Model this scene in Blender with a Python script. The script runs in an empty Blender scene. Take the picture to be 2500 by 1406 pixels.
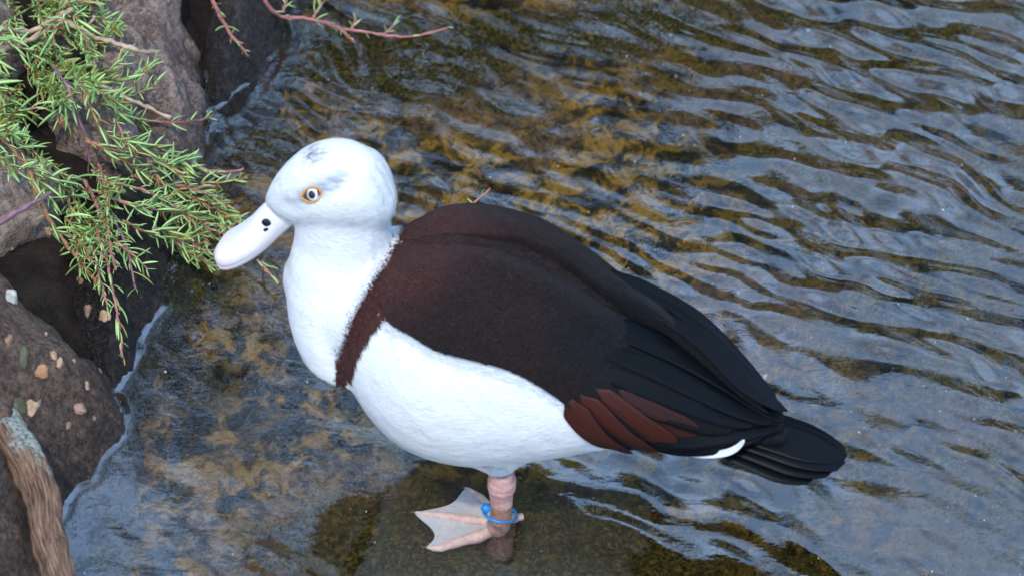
import bpy, bmesh, math, random
import numpy as np
from mathutils import Vector, Matrix, Quaternion
from mathutils.bvhtree import BVHTree
R = math.radians
random.seed(7); rng = np.random.default_rng(7)
scene = bpy.context.scene
COL = scene.collection

# ------------------------------------------------------------------ camera
PITCH = R(40.0); DIST = 2.5; FPX = 7675.0            # FPX: focal length in photo pixels (2500 wide)
cp, sp = math.cos(PITCH), math.sin(PITCH)
CAM = np.array([0.0, -DIST*cp, DIST*sp])
FWD = np.array([0, cp, -sp]); UP = np.array([0, sp, cp]); RT = np.array([1.0, 0, 0])
cd = bpy.data.cameras.new('camera'); cam = bpy.data.objects.new('camera', cd); COL.objects.link(cam)
cam.location = CAM; cam.rotation_euler = (R(90)-PITCH, 0, 0)
cd.sensor_width = 36; cd.lens = FPX*36/2500; cd.clip_end = 500; cd.clip_start = 0.05
cd.dof.use_dof = True; cd.dof.focus_distance = 2.44; cd.dof.aperture_fstop = 9.0
scene.camera = cam

# ------------------------------------------------------------------ sky, sun, exposure
SUN_EL, SUN_AZ = 58.0, 194.0     # azimuth: compass from +Y clockwise; the sun stands behind the camera's left shoulder
world = bpy.data.worlds.new('World'); scene.world = world; world.use_nodes = True
wn, wl = world.node_tree.nodes, world.node_tree.links
wn.clear()
wo = wn.new('ShaderNodeOutputWorld'); wb = wn.new('ShaderNodeBackground')
sky = wn.new('ShaderNodeTexSky'); sky.sky_type = 'NISHITA'; sky.sun_disc = False
sky.sun_elevation = R(SUN_EL); sky.sun_rotation = R(SUN_AZ); sky.air_density = 1.0; sky.dust_density = 1.2
wc = wn.new('ShaderNodeTexCoord'); wno = wn.new('ShaderNodeTexNoise')
wno.inputs['Scale'].default_value = 2.2; wno.inputs['Detail'].default_value = 6; wno.inputs['Roughness'].default_value = .55
wr = wn.new('ShaderNodeValToRGB'); wr.color_ramp.elements[0].position = .37; wr.color_ramp.elements[1].position = .60
wm = wn.new('ShaderNodeMixRGB'); wm.inputs[2].default_value = (7.6, 12.0, 19.5, 1)
wl.new(wc.outputs['Generated'], wno.inputs['Vector']); wl.new(wno.outputs['Fac'], wr.inputs['Fac'])
wl.new(wr.outputs['Color'], wm.inputs[0]); wl.new(sky.outputs[0], wm.inputs[1])
wl.new(wm.outputs[0], wb.inputs['Color']); wl.new(wb.outputs[0], wo.inputs['Surface'])
wb.inputs['Strength'].default_value = 0.15
sd = bpy.data.lights.new('sun', 'SUN'); sd.energy = 2.4; sd.angle = R(3.0); sd.color = (1, .89, .73)
sun = bpy.data.objects.new('sun', sd); COL.objects.link(sun)
_sd = Vector((math.sin(R(SUN_AZ))*math.cos(R(SUN_EL)), math.cos(R(SUN_AZ))*math.cos(R(SUN_EL)), math.sin(R(SUN_EL))))
sun.rotation_euler = _sd.to_track_quat('Z', 'Y').to_euler(); sun.location = _sd*5
vs = scene.view_settings
vs.view_transform = 'Standard'; vs.look = 'None'; vs.gamma = 1; vs.exposure = 0.13; vs.use_curve_mapping = False
scene.render.engine = 'CYCLES'
scene.cycles.use_denoising = True
scene.cycles.max_bounces = 8; scene.cycles.transparent_max_bounces = 12
scene.cycles.sample_clamp_indirect = 6

# ------------------------------------------------------------------ helpers
def ray(px, py):
    d = FWD*FPX + RT*(px-1250) + UP*(703-py)
    return d/np.linalg.norm(d)
def at_z(px, py, z):
    d = ray(px, py); t = (z-CAM[2])/d[2]; return CAM+d*t
def at_y(px, py, y):
    d = ray(px, py); t = (y-CAM[1])/d[1]; return CAM+d*t

_pr = np.random.default_rng(3).permutation(256); PERM = np.concatenate([_pr, _pr, _pr])
_g = np.random.default_rng(5).normal(size=(256, 3)); GR = _g/np.linalg.norm(_g, axis=1)[:, None]
def pnoise(p):
    p = np.asarray(p, float); i = np.floor(p).astype(int); f = p-i; i &= 255
    u = f*f*f*(f*(f*6-15)+10); r = 0
    for dx in (0, 1):
        for dy in (0, 1):
            for dz in (0, 1):
                h = PERM[PERM[PERM[(i[:, 0]+dx) & 255]+((i[:, 1]+dy) & 255)]+((i[:, 2]+dz) & 255)]
                g = GR[h]; w = (u[:, 0] if dx else 1-u[:, 0])*(u[:, 1] if dy else 1-u[:, 1])*(u[:, 2] if dz else 1-u[:, 2])
                r = r+w*(g[:, 0]*(f[:, 0]-dx)+g[:, 1]*(f[:, 1]-dy)+g[:, 2]*(f[:, 2]-dz))
    return r*1.6
def fbm(p, octv=4, lac=2.0, gain=.5):
    a = 1.0; s = 0; p = np.asarray(p, float)
    for k in range(octv):
        s = s+a*pnoise(p+17.3*k); p = p*lac; a *= gain
    return s
def fbm2(x, y, freq, octv=4, z=0.0, gain=.5):
    return fbm(np.stack([x*freq, y*freq, np.full_like(x, z)], -1), octv, 2.0, gain)
def sstep(a, b, x):
    t = np.clip((x-a)/(b-a), 0, 1); return t*t*(3-2*t)

def mesh_np(name, V, F, smooth=True):
    me = bpy.data.meshes.new(name)
    V = np.asarray(V, np.float32)
    if isinstance(F, np.ndarray):
        n, k = F.shape
        me.vertices.add(len(V)); me.vertices.foreach_set('co', V.ravel())
        me.loops.add(n*k); me.loops.foreach_set('vertex_index', F.astype(np.int32).ravel())
        me.polygons.add(n); me.polygons.foreach_set('loop_start', np.arange(0, n*k, k, dtype=np.int32))
        me.update(calc_edges=True)
    else:
        me.from_pydata([tuple(map(float, v)) for v in V], [], F); me.update()
    if smooth: me.polygons.foreach_set('use_smooth', np.ones(len(me.polygons), bool))
    return me
def link(name, me, mat=None, parent=None):
    o = bpy.data.objects.new(name, me); COL.objects.link(o)
    if mat and not me.materials: me.materials.append(mat)
    if parent: o.parent = parent
    return o
def empty(name, loc=(0, 0, 0)):
    o = bpy.data.objects.new(name, None); o.location = loc; o.empty_display_size = .02; COL.objects.link(o); return o
def tag(o, label=None, cat=None, group=None, kind=None):
    if label: o['label'] = label
    if cat: o['category'] = cat
    if group: o['group'] = group
    if kind: o['kind'] = kind
    return o
def grid_faces(nu, nv, flip=False):
    i, j = np.meshgrid(np.arange(nu-1), np.arange(nv-1), indexing='ij'); a = (i*nv+j).ravel()
    q = np.stack([a, a+nv, a+nv+1, a+1], -1)
    return q[:, ::-1].copy() if flip else q
def vcol(me, cols, name='col'):
    at = me.color_attributes.new(name, 'FLOAT_COLOR', 'POINT')
    c = np.ones((len(me.vertices), 4), np.float32); c[:, :cols.shape[1]] = cols
    at.data.foreach_set('color', c.ravel())
def fattr(me, vals, name):
    at = me.attributes.new(name, 'FLOAT', 'POINT'); at.data.foreach_set('value', np.asarray(vals, np.float32))
def catmull(P, n):
    P = np.asarray(P, float); m = len(P)
    if m < 3:
        t = np.linspace(0, 1, n)[:, None]; return P[0]*(1-t)+P[-1]*t
    seg = np.linalg.norm(np.diff(P, axis=0), axis=1); s = np.concatenate([[0], np.cumsum(seg)])
    q = np.linspace(0, s[-1], n); k = np.clip(np.searchsorted(s, q, side='right')-1, 0, m-2)
    t = ((q-s[k])/np.maximum(s[k+1]-s[k], 1e-9))[:, None]
    p0 = P[np.maximum(k-1, 0)]; p1 = P[k]; p2 = P[k+1]; p3 = P[np.minimum(k+2, m-1)]
    return .5*((2*p1)+(-p0+p2)*t+(2*p0-5*p1+4*p2-p3)*t*t+(-p0+3*p1-3*p2+p3)*t**3)
def tube(path, radii, nseg=8, cap=True, squash=None, roughen=0, seed=0):
    path = np.asarray(path, float); n = len(path); radii = np.broadcast_to(np.asarray(radii, float), (n,))
    T = np.gradient(path, axis=0); T /= np.linalg.norm(T, axis=1)[:, None]+1e-12
    ref = np.array([0, 0, 1.0]); 
    if abs(T[0]@ref) > .9: ref = np.array([0, 1.0, 0])
    N = ref-T[0]*(ref@T[0]); N /= np.linalg.norm(N); V = []
    for i in range(n):
        N = N-T[i]*(N@T[i]); N /= np.linalg.norm(N); B = np.cross(T[i], N)
        for k in range(nseg):
            a = 2*math.pi*k/nseg
            V.append(path[i]+radii[i]*(math.cos(a)*N+math.sin(a)*B))
    V = np.array(V)
    F = []
    for i in range(n-1):
        for k in range(nseg):
            F.append((i*nseg+k, i*nseg+(k+1) % nseg, (i+1)*nseg+(k+1) % nseg, (i+1)*nseg+k))
    if cap:
        F.append(tuple(range(nseg))[::-1]); F.append(tuple((n-1)*nseg+k for k in range(nseg)))
    return V, F
class MB:
    def __init__(s): s.V = []; s.F = []; s.C = []
    def add(s, V, F, c=None):
        b = sum(len(v) for v in s.V); s.V.append(np.asarray(V, float)); s.F += [tuple(int(i)+b for i in f) for f in F]
        if c is not None: s.C.append(np.broadcast_to(np.asarray(c, float), (len(V), 3)))
    def mesh(s, name, smooth=True):
        me = mesh_np(name, np.concatenate(s.V), s.F, smooth)
        if s.C: vcol(me, np.concatenate(s.C))
        return me

# ------------------------------------------------------------------ materials
class NT:
    def __init__(s, name):
        s.m = bpy.data.materials.new(name); s.m.use_nodes = True; s.t = s.m.node_tree; s.t.nodes.clear()
        s.out = s.t.nodes.new('ShaderNodeOutputMaterial')
    def n(s, typ, **kw):
        x = s.t.nodes.new('ShaderNode'+typ)
        for k, v in kw.items():
            if k in x.inputs: s.i(x, k, v)
            else: setattr(x, k, v)
        return x
    def i(s, x, k, v):
        if hasattr(v, 'is_output') or isinstance(v, bpy.types.NodeSocket): s.t.links.new(v, x.inputs[k])
        else: x.inputs[k].default_value = v
    def noise(s, vec, scale, detail=4, rough=.55, dist=0):
        x = s.n('TexNoise'); s.i(x, 'Vector', vec); s.i(x, 'Scale', scale); s.i(x, 'Detail', detail); s.i(x, 'Roughness', rough); s.i(x, 'Distortion', dist)
        return x.outputs['Fac']
    def ramp(s, fac, stops):
        x = s.n('ValToRGB'); s.i(x, 'Fac', fac); e = x.color_ramp.elements
        while len(e) < len(stops): e.new(.5)
        for k, (p, c) in enumerate(stops):
            e[k].position = p; e[k].color = (c, c, c, 1) if isinstance(c, (int, float)) else (*c, 1)
        return x.outputs['Color']
    def mix(s, f, a, b, mode='MIX'):
        x = s.n('MixRGB', blend_type=mode); s.i(x, 0, f)
        for k, v in ((1, a), (2, b)): s.i(x, k, (*v, 1) if isinstance(v, tuple) and len(v) == 3 else v)
        return x.outputs[0]
    def math(s, op, a, b=0.0, clamp=False):
        x = s.n('Math', operation=op, use_clamp=clamp); s.i(x, 0, a); s.i(x, 1, b); return x.outputs[0]
    def bump(s, h, strength=.3, dist=.002, normal=None):
        x = s.n('Bump'); s.i(x, 'Height', h); s.i(x, 'Strength', strength); s.i(x, 'Distance', dist)
        if normal: s.i(x, 'Normal', normal)
        return x.outputs[0]
    def pbsdf(s, col, rough=.6, normal=None, spec=.5, **kw):
        b = s.n('BsdfPrincipled'); s.i(b, 'Base Color', (*col, 1) if isinstance(col, tuple) else col); s.i(b, 'Roughness', rough)
        s.i(b, 'Specular IOR Level', spec)
        if normal: s.i(b, 'Normal', normal)
        for k, v in kw.items(): s.i(b, k.replace('_', ' '), v)
        s.t.links.new(b.outputs[0], s.out.inputs[0]); return b
    def obj(s): return s.n('TexCoord').outputs['Object']
    def attr(s, name, out='Color'): return s.n('Attribute', attribute_name=name).outputs[out]

def mat_simple(name, col, rough=.5, var=.25, scale=60, bump=.15, bscale=200, bdist=.001, **kw):
    m = NT(name); c = m.obj()
    f = m.noise(c, scale, 4)
    col2 = tuple(max(0, x*(1-var)) for x in col); col3 = tuple(min(1, x*(1+var)) for x in col)
    k = m.ramp(f, [(.3, col2), (.7, col3)])
    m.pbsdf(k, rough, m.bump(m.noise(c, bscale, 5), bump, bdist), **kw)
    return m.m

# bed: algae-coated stones and silt
def mat_bed():
    m = NT('stream_bed'); c = m.n('NewGeometry').outputs['Position']
    n1 = m.noise(c, 7, 5, .6, .6); n2 = m.noise(c, 38, 6, .68, .5); n3 = m.noise(c, 120, 5, .7); n4 = m.noise(c, 420, 4, .7)
    moss = m.attr('moss', 'Fac')
    n5 = m.noise(c, 260, 5, .75, .8)
    base = m.ramp(n2, [(.41, (.008, .006, .0015)), (.47, (.045, .028, .005)), (.515, (.16, .086, .010)), (.57, (.38, .205, .018)), (.66, (.44, .26, .075))])
    silt = m.ramp(n3, [(.38, (.06, .036, .020)), (.62, (.30, .18, .095))])
    base = m.mix(m.ramp(n1, [(.48, 0.), (.58, .65)]), base, silt)
    green = m.ramp(n5, [(.37, (.003, .0025, .001)), (.45, (.022, .017, .0035)), (.52, (.062, .047, .007)), (.60, (.16, .11, .015)), (.72, (.21, .12, .03))])
    mf = m.math('ADD', moss, m.math('MULTIPLY', m.math('SUBTRACT', n2, .5), 1.6), True)
    colr = m.mix(m.ramp(mf, [(.36, 0.), (.60, 1.)]), base, green)
    colr = m.mix(m.math('MULTIPLY', m.ramp(n5, [(.36, 1.), (.47, 0.)]), .7), colr, (.014, .010, .003))
    colr = m.mix(m.math('MULTIPLY', m.ramp(n4, [(.62, 0.), (.75, 1.)]), .5), colr, (.42, .33, .16))
    colr = m.mix(m.attr('soil', 'Fac'), colr, m.ramp(n2, [(.3, (.012, .009, .007)), (.7, (.05, .036, .026))]))
    m.pbsdf(colr, .8, m.bump(m.math('ADD', n5, m.math('MULTIPLY', n4, .4)), 1.0, .006), spec=.1)
    return m.m
# pool water: clear, with the sky mirrored in it
WATER_F0 = .118
def mat_water():
    m = NT('water'); c = m.n('NewGeometry').outputs['Position']
    mp = m.n('Mapping'); m.i(mp, 'Vector', c); mp.inputs['Rotation'].default_value = (0, 0, R(38)); mp.inputs['Scale'].default_value = (1, 2.2, 1)
    f = m.noise(mp.outputs[0], 90, 3, .5)
    nb = m.bump(f, .05, .004)
    tr = m.n('BsdfTransparent', Color=(.95, .94, .88, 1))
    gl = m.n('BsdfGlossy', Roughness=.015); m.i(gl, 'Normal', nb); gl.inputs['Color'].default_value = (1, 1, 1, 1)
    ge = m.n('NewGeometry'); dt = m.n('VectorMath', operation='DOT_PRODUCT'); m.i(dt, 0, nb); m.i(dt, 1, ge.outputs['Incoming'])
    c1 = m.math('SUBTRACT', 1.0, m.math('ABSOLUTE', dt.outputs['Value']), True)
    fres = m.math('ADD', WATER_F0, m.math('MULTIPLY', m.math('POWER', c1, 5.0), 1-WATER_F0))     # Schlick, the same from above and below
    mx = m.n('MixShader'); m.i(mx, 0, fres)
    m.t.links.new(tr.outputs[0], mx.inputs[1]); m.t.links.new(gl.outputs[0], mx.inputs[2])
    m.t.links.new(mx.outputs[0], m.out.inputs[0])
    return m.m
def mat_rock(name, dry, dry2, wet, zlo, zhi, grain=1.0):
    m = NT(name); c = m.n('NewGeometry').outputs['Position']; z = m.n('SeparateXYZ', Vector=c).outputs['Z']
    n1 = m.noise(c, 22, 6, .65); n2 = m.noise(c, 90, 6, .7); n3 = m.noise(c, 500, 4, .75)
    n4 = m.noise(c, 230, 5, .75)
    d = m.ramp(m.math('ADD', m.math('MULTIPLY', n2, .5), m.math('MULTIPLY', n4, .5)), [(.38, tuple(x*.55 for x in dry2)), (.46, dry2), (.52, dry), (.62, tuple(min(1, x*1.5) for x in dry))])
    d = m.mix(m.ramp(n1, [(.38, .55), (.50, 0.)]), d, tuple(x*.35 for x in dry2))
    w = m.ramp(m.math('ADD', m.math('MULTIPLY', n2, .4), m.math('MULTIPLY', n4, .6)), [(.40, tuple(x*.35 for x in wet)), (.49, wet), (.56, tuple(x*2.0 for x in wet)), (.63, (wet[0]*4.5, wet[1]*4.0, wet[2]*3.6))])
    zz = m.math('ADD', z, m.math('MULTIPLY', m.math('SUBTRACT', n1, .5), .09))
    fac = m.n('MapRange'); m.i(fac, 'Value', zz); m.i(fac, 'From Min', zlo); m.i(fac, 'From Max', zhi)
    f = fac.outputs[0]
    colr = m.mix(f, w, d)
    sp_ = m.ramp(n3, [(.58, 0.), (.66, .9)])
    colr = m.mix(m.math('MULTIPLY', sp_, .5), colr, tuple(min(1, x*2.0) for x in dry))
    rough = m.math('ADD', m.math('MULTIPLY', f, .4), .42)
    h = m.math('ADD', m.math('MULTIPLY', n2, 1.0), m.math('ADD', m.math('MULTIPLY', n4, .7), m.math('MULTIPLY', n3, .3)))
    m.pbsdf(colr, rough, m.bump(h, 1.0*grain, .014), spec=.4)
    return m.m
M = {}
M['bed'] = mat_bed(); M['water'] = mat_water()
M['rock_dark'] = mat_rock('dark_conglomerate', (.24, .15, .10), (.12, .075, .052), (.045, .031, .023), -.01, .10)
M['rock_crevice'] = mat_rock('wet_crevice_rock', (.17, .12, .085), (.075, .055, .04), (.018, .014, .012), .04, .15)
M['rock_tan'] = mat_rock('tan_rock', (.50, .37, .29), (.34, .24, .18), (.06, .045, .035), .02, .07)
M['rock_brown'] = mat_rock('brown_rock', (.48, .345, .275), (.29, .20, .155), (.07, .05, .042), -.01, .06)
M['rock_wet'] = mat_rock('wet_black_rock', (.15, .115, .10), (.075, .058, .05), (.024, .019, .018), .02, .12)
M['soil'] = mat_simple('bank_soil', (.05, .038, .026), .9, .5, 40, .8, 160, .004)

def mat_plumage():
    m = NT('plumage'); c = m.obj(); col = m.attr('col'); dark = m.attr('dark', 'Fac'); woolf = m.attr('wool', 'Fac')
    mp = m.n('Mapping'); m.i(mp, 'Vector', c); mp.inputs['Rotation'].default_value = (0, R(35), 0); mp.inputs['Scale'].default_value = (.22, 1, 1)
    barb = m.noise(mp.outputs[0], 520, 4, .6, .5)
    wool = m.noise(c, 300, 3, .6, 2.2)
    tone = m.mix(m.math('MULTIPLY', m.ramp(wool, [(.35, 1.), (.55, 0.)]), m.math('MULTIPLY', woolf, .45)), col, (.006, .005, .005))
    tone = m.mix(m.math('MULTIPLY', m.ramp(wool, [(.60, 0.), (.72, 1.)]), m.math('MULTIPLY', woolf, .30)), tone, (.11, .075, .06))
    tone = m.mix(m.math('MULTIPLY', m.ramp(barb, [(.3, .25), (.5, 0.)]), m.math('SUBTRACT', 1.0, dark, True)), tone, (.62, .66, .72))
    soft = m.noise(c, 55, 3, .5)
    h = m.mix(dark, m.math('ADD', m.math('MULTIPLY', barb, .35), m.math('MULTIPLY', soft, 1.1)), wool)
    b = m.pbsdf(tone, .5, m.bump(h, .8, .0026), spec=.11)
    m.i(b, 'Sheen Weight', .04); m.i(b, 'Subsurface Weight', m.math('MULTIPLY', m.math('SUBTRACT', 1.0, dark, True), .12)); b.inputs['Subsurface Scale'].default_value = .006
    return m.m
M['plumage'] = mat_plumage()
def mat_feather(name, col, rough=.42, spec=.5):
    m = NT(name); uv = m.attr('fv', 'Vector')
    sep = m.n('SeparateXYZ', Vector=uv)
    # barbs run obliquely from the shaft: fv.x along, fv.y across (-1..1)
    ab = m.math('ABSOLUTE', sep.outputs['Y'])
    ph = m.math('SUBTRACT', m.math('MULTIPLY', sep.outputs['X'], 130.0), m.math('MULTIPLY', ab, 26.0))
    cmb = m.n('CombineXYZ'); m.i(cmb, 'X', ph); m.i(cmb, 'Y', m.math('MULTIPLY', sep.outputs['Y'], 1.5))
    nb = m.noise(cmb.outputs[0], 1.0, 3, .6)
    shaft = m.ramp(ab, [(.0, 1.), (.05, 1.), (.09, 0.)])
    k = m.ramp(nb, [(.3, tuple(x*.6 for x in col)), (.7, tuple(x*1.4 for x in col))])
    m.pbsdf(k, rough, m.bump(m.math('ADD', m.math('MULTIPLY', nb, .5), m.math('MULTIPLY', shaft, 1.0)), .30, .0008), spec=spec)
    return m.m
M['f_black'] = mat_feather('black_flight_feather', (.003, .004, .005), .42, .09)
M['f_blackbrown'] = mat_feather('blackish_feather', (.004, .0038, .0038), .5, .09)
M['f_chest'] = mat_feather('chestnut_feather', (.042, .008, .004), .5, .2)
M['f_chest2'] = mat_feather('dark_chestnut_feather', (.024, .006, .0035), .5, .2)
M['f_white'] = mat_feather('white_feather', (.62, .62, .64), .6)
M['f_grey'] = mat_feather('grey_feather', (.11, .11, .12), .5)

# ------------------------------------------------------------------ bank footprints (world metres, at water level)
W = lambda px, py: tuple(at_z(px, py, 0)[:2])
A_, B_, C_, D_, E_, F_ = W(140, 1420), W(148, 1215), W(245, 1140), W(312, 1062), W(292, 1000), W(278, 955)
G_, H_, I_, J_, K_, L_ = W(340, 850), W(402, 745), W(438, 610), W(425, 450), W(478, 335), W(505, 280)
M_, N_, O_, P_ = W(565, 235), W(642, 160), W(688, 80), W(702, -30)
def sdist(poly, X, Y):
    poly = np.asarray(poly); n = len(poly); best = np.full(X.shape, 1e9); ins = np.zeros(X.shape, bool)
    for k in range(n):
        a = poly[k]; b = poly[(k+1) % n]; e = b-a
        t = np.clip(((X-a[0])*e[0]+(Y-a[1])*e[1])/(e@e+1e-12), 0, 1)
        best = np.minimum(best, np.hypot(X-a[0]-t*e[0], Y-a[1]-t*e[1]))
        c = ((a[1] > Y) != (b[1] > Y)) & (X < (b[0]-a[0])*(Y-a[1])/(b[1]-a[1]+1e-12)+a[0]); ins ^= c
    return np.where(ins, best, -best)
def warped(poly, X, Y, seed, amp=.007):
    wx = fbm2(X, Y, 20, 2, seed)*amp; wy = fbm2(X, Y, 20, 2, seed+9)*amp
    return sdist(poly, X+wx, Y+wy)
BANK = [
 ('dark', [A_, B_, C_, D_, E_, F_, (-.345, -.078), (-.372, -.03), (-.42, .01), (-.60, .03), (-.60, -.6), (-.372, -.6)], 1),
 ('crev', [F_, G_, H_, I_, (-.272, .095), (-.31, .115), (-.375, .07), (-.375, -.02), (-.345, -.07)], 2),
 ('tan', [(-.352, -.012), (-.346, .045), (-.375, .085), (-.45, .10), (-.60, .09), (-.60, -.05), (-.41, -.04)], 3),
 ('brown', [J_, K_, L_, (-.262, .26), (-.272, .33), (-.28, .48), (-.43, .48), (-.42, .2), (-.385, .11), (-.31, .11)], 4),
 ('wet', [L_, M_, N_, O_, P_, (-.165, .55), (-.29, .55), (-.27, .33), (-.258, .26)], 5),
 ('back', [(-.37, .10), (-.40, .2), (-.41, .5), (-.95, .5), (-.95, .08), (-.5, .09)], 6),
]
def bank_d(X, Y):
    d = np.full(X.shape, -1e9)
    for k, poly, s in BANK: d = np.maximum(d, warped(poly, X, Y, s))
    return d
bank_out = [A_, B_, C_, D_, E_, F_, G_, H_, I_, J_, K_, L_, M_, N_, O_, P_, (-.15, .8), (-.1, .95), (3.5, 1.15), (4.5, .6), (6, -3), (60, -8), (60, 60), (-60, 60), (-60, -8), (-6, -4), (-.9, -1.6), (-.42, -.75)]

def axis(lo, hi, step, far, grow=1.22):
    a = np.arange(lo, hi+1e-9, step); s = step; L = [lo]; 
    while L[-1] > -far: s *= grow; L.append(L[-1]-s)
    s = step; H = [a[-1]]
    while H[-1] < far: s *= grow; H.append(H[-1]+s)
    return np.concatenate([np.array(L[1:])[::-1], a, np.array(H[1:])])

# ------------------------------------------------------------------ ground sheet (stream bed and banks)
gx = axis(-.5, .55, .0042, 60); gy = axis(-.5, .5, .0042, 60)
X, Y = np.meshgrid(gx, gy, indexing='ij'); sh = X.shape; X = X.ravel(); Y = Y.ravel()
dsh = sdist(bank_out, X, Y)
lump = fbm2(X, Y, 9, 3, 1.5)*.010+np.abs(fbm2(X, Y, 24, 3, 4.0))*.010+fbm2(X, Y, 80, 4, 7.7, .6)*.0042
near = 1-sstep(1.0, 3.0, np.hypot(X, Y))
Zb = -.040+lump*near
fz = np.exp(-(((X+.03)/.07)**2+((Y+.25)/.06)**2)); Zb = Zb*(1-fz)+fz*(-.040+fbm2(X, Y, 80, 4, 7.7, .6)*.002)
Zb = np.where(dsh > 0, np.minimum(-.03+dsh*1.1, .05)+np.clip(dsh-.2, 0, 8)*.10+fbm2(X, Y, 6, 3, 2)*.02*near, Zb-np.clip(-dsh-.8, 0, 3)*.10)
me = mesh_np('ground', np.stack([X, Y, Zb], -1), grid_faces(*sh))
# mossy ground cover on the bed where the algae lawn grows
px_ = 1250+X*3070; 
mossv = .16+.30*sstep(.06, .30, X+.25*Y)
for (bx, by, rx, ry, a) in [(950, 120, 480, 190, .60), (1450, 60, 600, 110, .50), (620, 330, 190, 120, .5), (1250, 1330, 700, 190, .75), (480, 930, 150, 130, .36), (240, 1330, 150, 130, .42), (450, 720, 80, 150, .4), (2250, 60, 400, 110, .35), (2000, 1390, 300, 90, .4), (1250, 235, 150, 40, .5)]:
    wx, wy = at_z(bx, by, -.03)[:2]
    mossv = np.maximum(mossv, .2+a*np.exp(-(((X-wx)/(rx/3070*.75))**2+((Y-wy)/(ry/3070/.643*.75))**2)**1.5))
fattr(me, mossv, 'moss'); fattr(me, sstep(-.004, .02, dsh), 'soil')
ground = link('stream_bed', me, M['bed']); tag(ground, 'shallow stream bed coated in olive and ochre algae', kind='structure')

# ------------------------------------------------------------------ water
wx_ = axis(-.46, .50, .0026, 6, 1.3); wy_ = axis(-.46, .46, .0026, 4, 1.3)
X, Y = np.meshgrid(wx_, wy_, indexing='ij'); sh = X.shape; X = X.ravel(); Y = Y.ravel()
def waves(X, Y):
    g = np.random.default_rng(21); h = np.zeros_like(X)
    wxp = X+.02*fbm2(X, Y, 6, 2, 3.3); wyp = Y+.02*fbm2(X, Y, 6, 2, 8.1)
    for k in range(34):
        lam = .0135*(4.0**g.random()); th = R(56)+g.normal()*R(19); sl = .061*(lam/.03)**.2/math.sqrt(34/12)
        kx, ky = math.cos(th)*2*math.pi/lam, math.sin(th)*2*math.pi/lam
        h += sl*lam/(2*math.pi)*np.sin(kx*wxp+ky*wyp+g.random()*6.28)
    return h
amp = sstep(-.32, .34, X*.85+Y*.75)*1.0+.13
gust = .55+.75*sstep(-.5, .6, fbm2(X, Y, 5, 3, 12.0))
dw = -bank_d(X, Y)
amp = amp*sstep(0, .06, dw)
far = 1-sstep(.9, 1.6, np.hypot(X, Y))
Zw = waves(X, Y)*amp*gust*far + fbm2(X, Y, 14, 3, 5.5)*.0007*far
Zw += .0022*np.exp(-np.clip(dw, 0, 1)/.0028)*(dw > -.004)
Wm = mesh_np('water', np.stack([X, Y, Zw], -1), grid_faces(*sh))
water = link('water', Wm, M['water']); tag(water, 'clear rippled stream water mirroring blue sky', kind='structure')

# ------------------------------------------------------------------ bank boulders
def boulder(key, H, lam, slope, seed, mat, amp3, f3, lumps=0.0, step=.0026, lf=14):
    poly = [b for b in BANK if b[0] == key][0]; P = np.asarray(poly[1]); s = poly[2]
    lo = P.min(0)-.03; hi = P.max(0)+.03
    ax = np.arange(lo[0], hi[0], step); ay = np.arange(lo[1], hi[1], step)
    if key in ('back', 'dark', 'tan'): ax = ax[ax > -.66]
    X, Y = np.meshgrid(ax, ay, indexing='ij'); sh = X.shape; X = X.ravel(); Y = Y.ravel()
    d = warped(P, X, Y, s)
    din = np.clip(d, 0, 1)
    h = H*(1-np.exp(-din/lam))+slope*din
    if lumps: h *= 1-lumps*.5+lumps*np.clip(fbm2(X, Y, lf, 2, seed*3.1)+.35, -.5, 1.0)
    h = np.where(d > 0, h, d*3.2)
    h = np.maximum(h, -.06)
    V = np.stack([X, Y, h], -1)
    g = np.gradient(h.reshape(sh), step); N = np.stack([-g[0].ravel(), -g[1].ravel(), np.ones(len(h))], -1); N /= np.linalg.norm(N, axis=1)[:, None]
    q = V*f3
    r = fbm(q+seed*5.0, 6, 2.1, .60); rid = 1-np.abs(fbm(q*.8+seed*9.0, 3))*2
    disp = (r*.7+rid*.3)*amp3
    V = V+N*disp[:, None]*sstep(-.05, .01, h)[:, None]
    Fq = grid_faces(*sh); keep = (h[Fq] > -.0595).any(1); Fq = Fq[keep]
    used = np.unique(Fq); remap = -np.ones(len(V), int); remap[used] = np.arange(len(used))
    me = mesh_np('boulder', V[used], remap[Fq])
    # close the underside with a plain skirt plate
    o = link('boulder', me, mat); return o
boul = {}
boul['dark'] = boulder('dark', .055, .030, .62, 1, M['rock_dark'], .006, 26)
boul['crev'] = boulder('crev', .045, .022, .18, 2, M['rock_crevice'], .006, 24)
boul['tan'] = boulder('tan', .115, .014, .10, 3, M['rock_tan'], .008, 22, .35, lf=12)
boul['brown'] = boulder('brown', .085, .020, .25, 4, M['rock_brown'], .009, 26, .75, lf=16)
boul['wet'] = boulder('wet', .060, .022, .20, 5, M['rock_wet'], .008, 22, .3)
boul['back'] = boulder('back', .13, .03, .12, 6, M['rock_tan'], .010, 18, .5)
tag(boul['dark'], 'dark gritty boulder studded with tan pebbles beside the driftwood branch', 'boulder')
tag(boul['crev'], 'low wet black rock in the crevice under the hanging leafy stems', 'rock')
tag(boul['tan'], 'dry pale tan rock ledge with a rounded edge above the pebbly boulder', 'rock')
tag(boul['brown'], 'lumpy brown rock behind the pale dry twigs', 'rock')
tag(boul['wet'], 'wet dark rock rounding down into the water under the pink sprig', 'rock')
tag(boul['back'], 'tan rock buried under the densest green foliage', 'rock')

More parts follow.
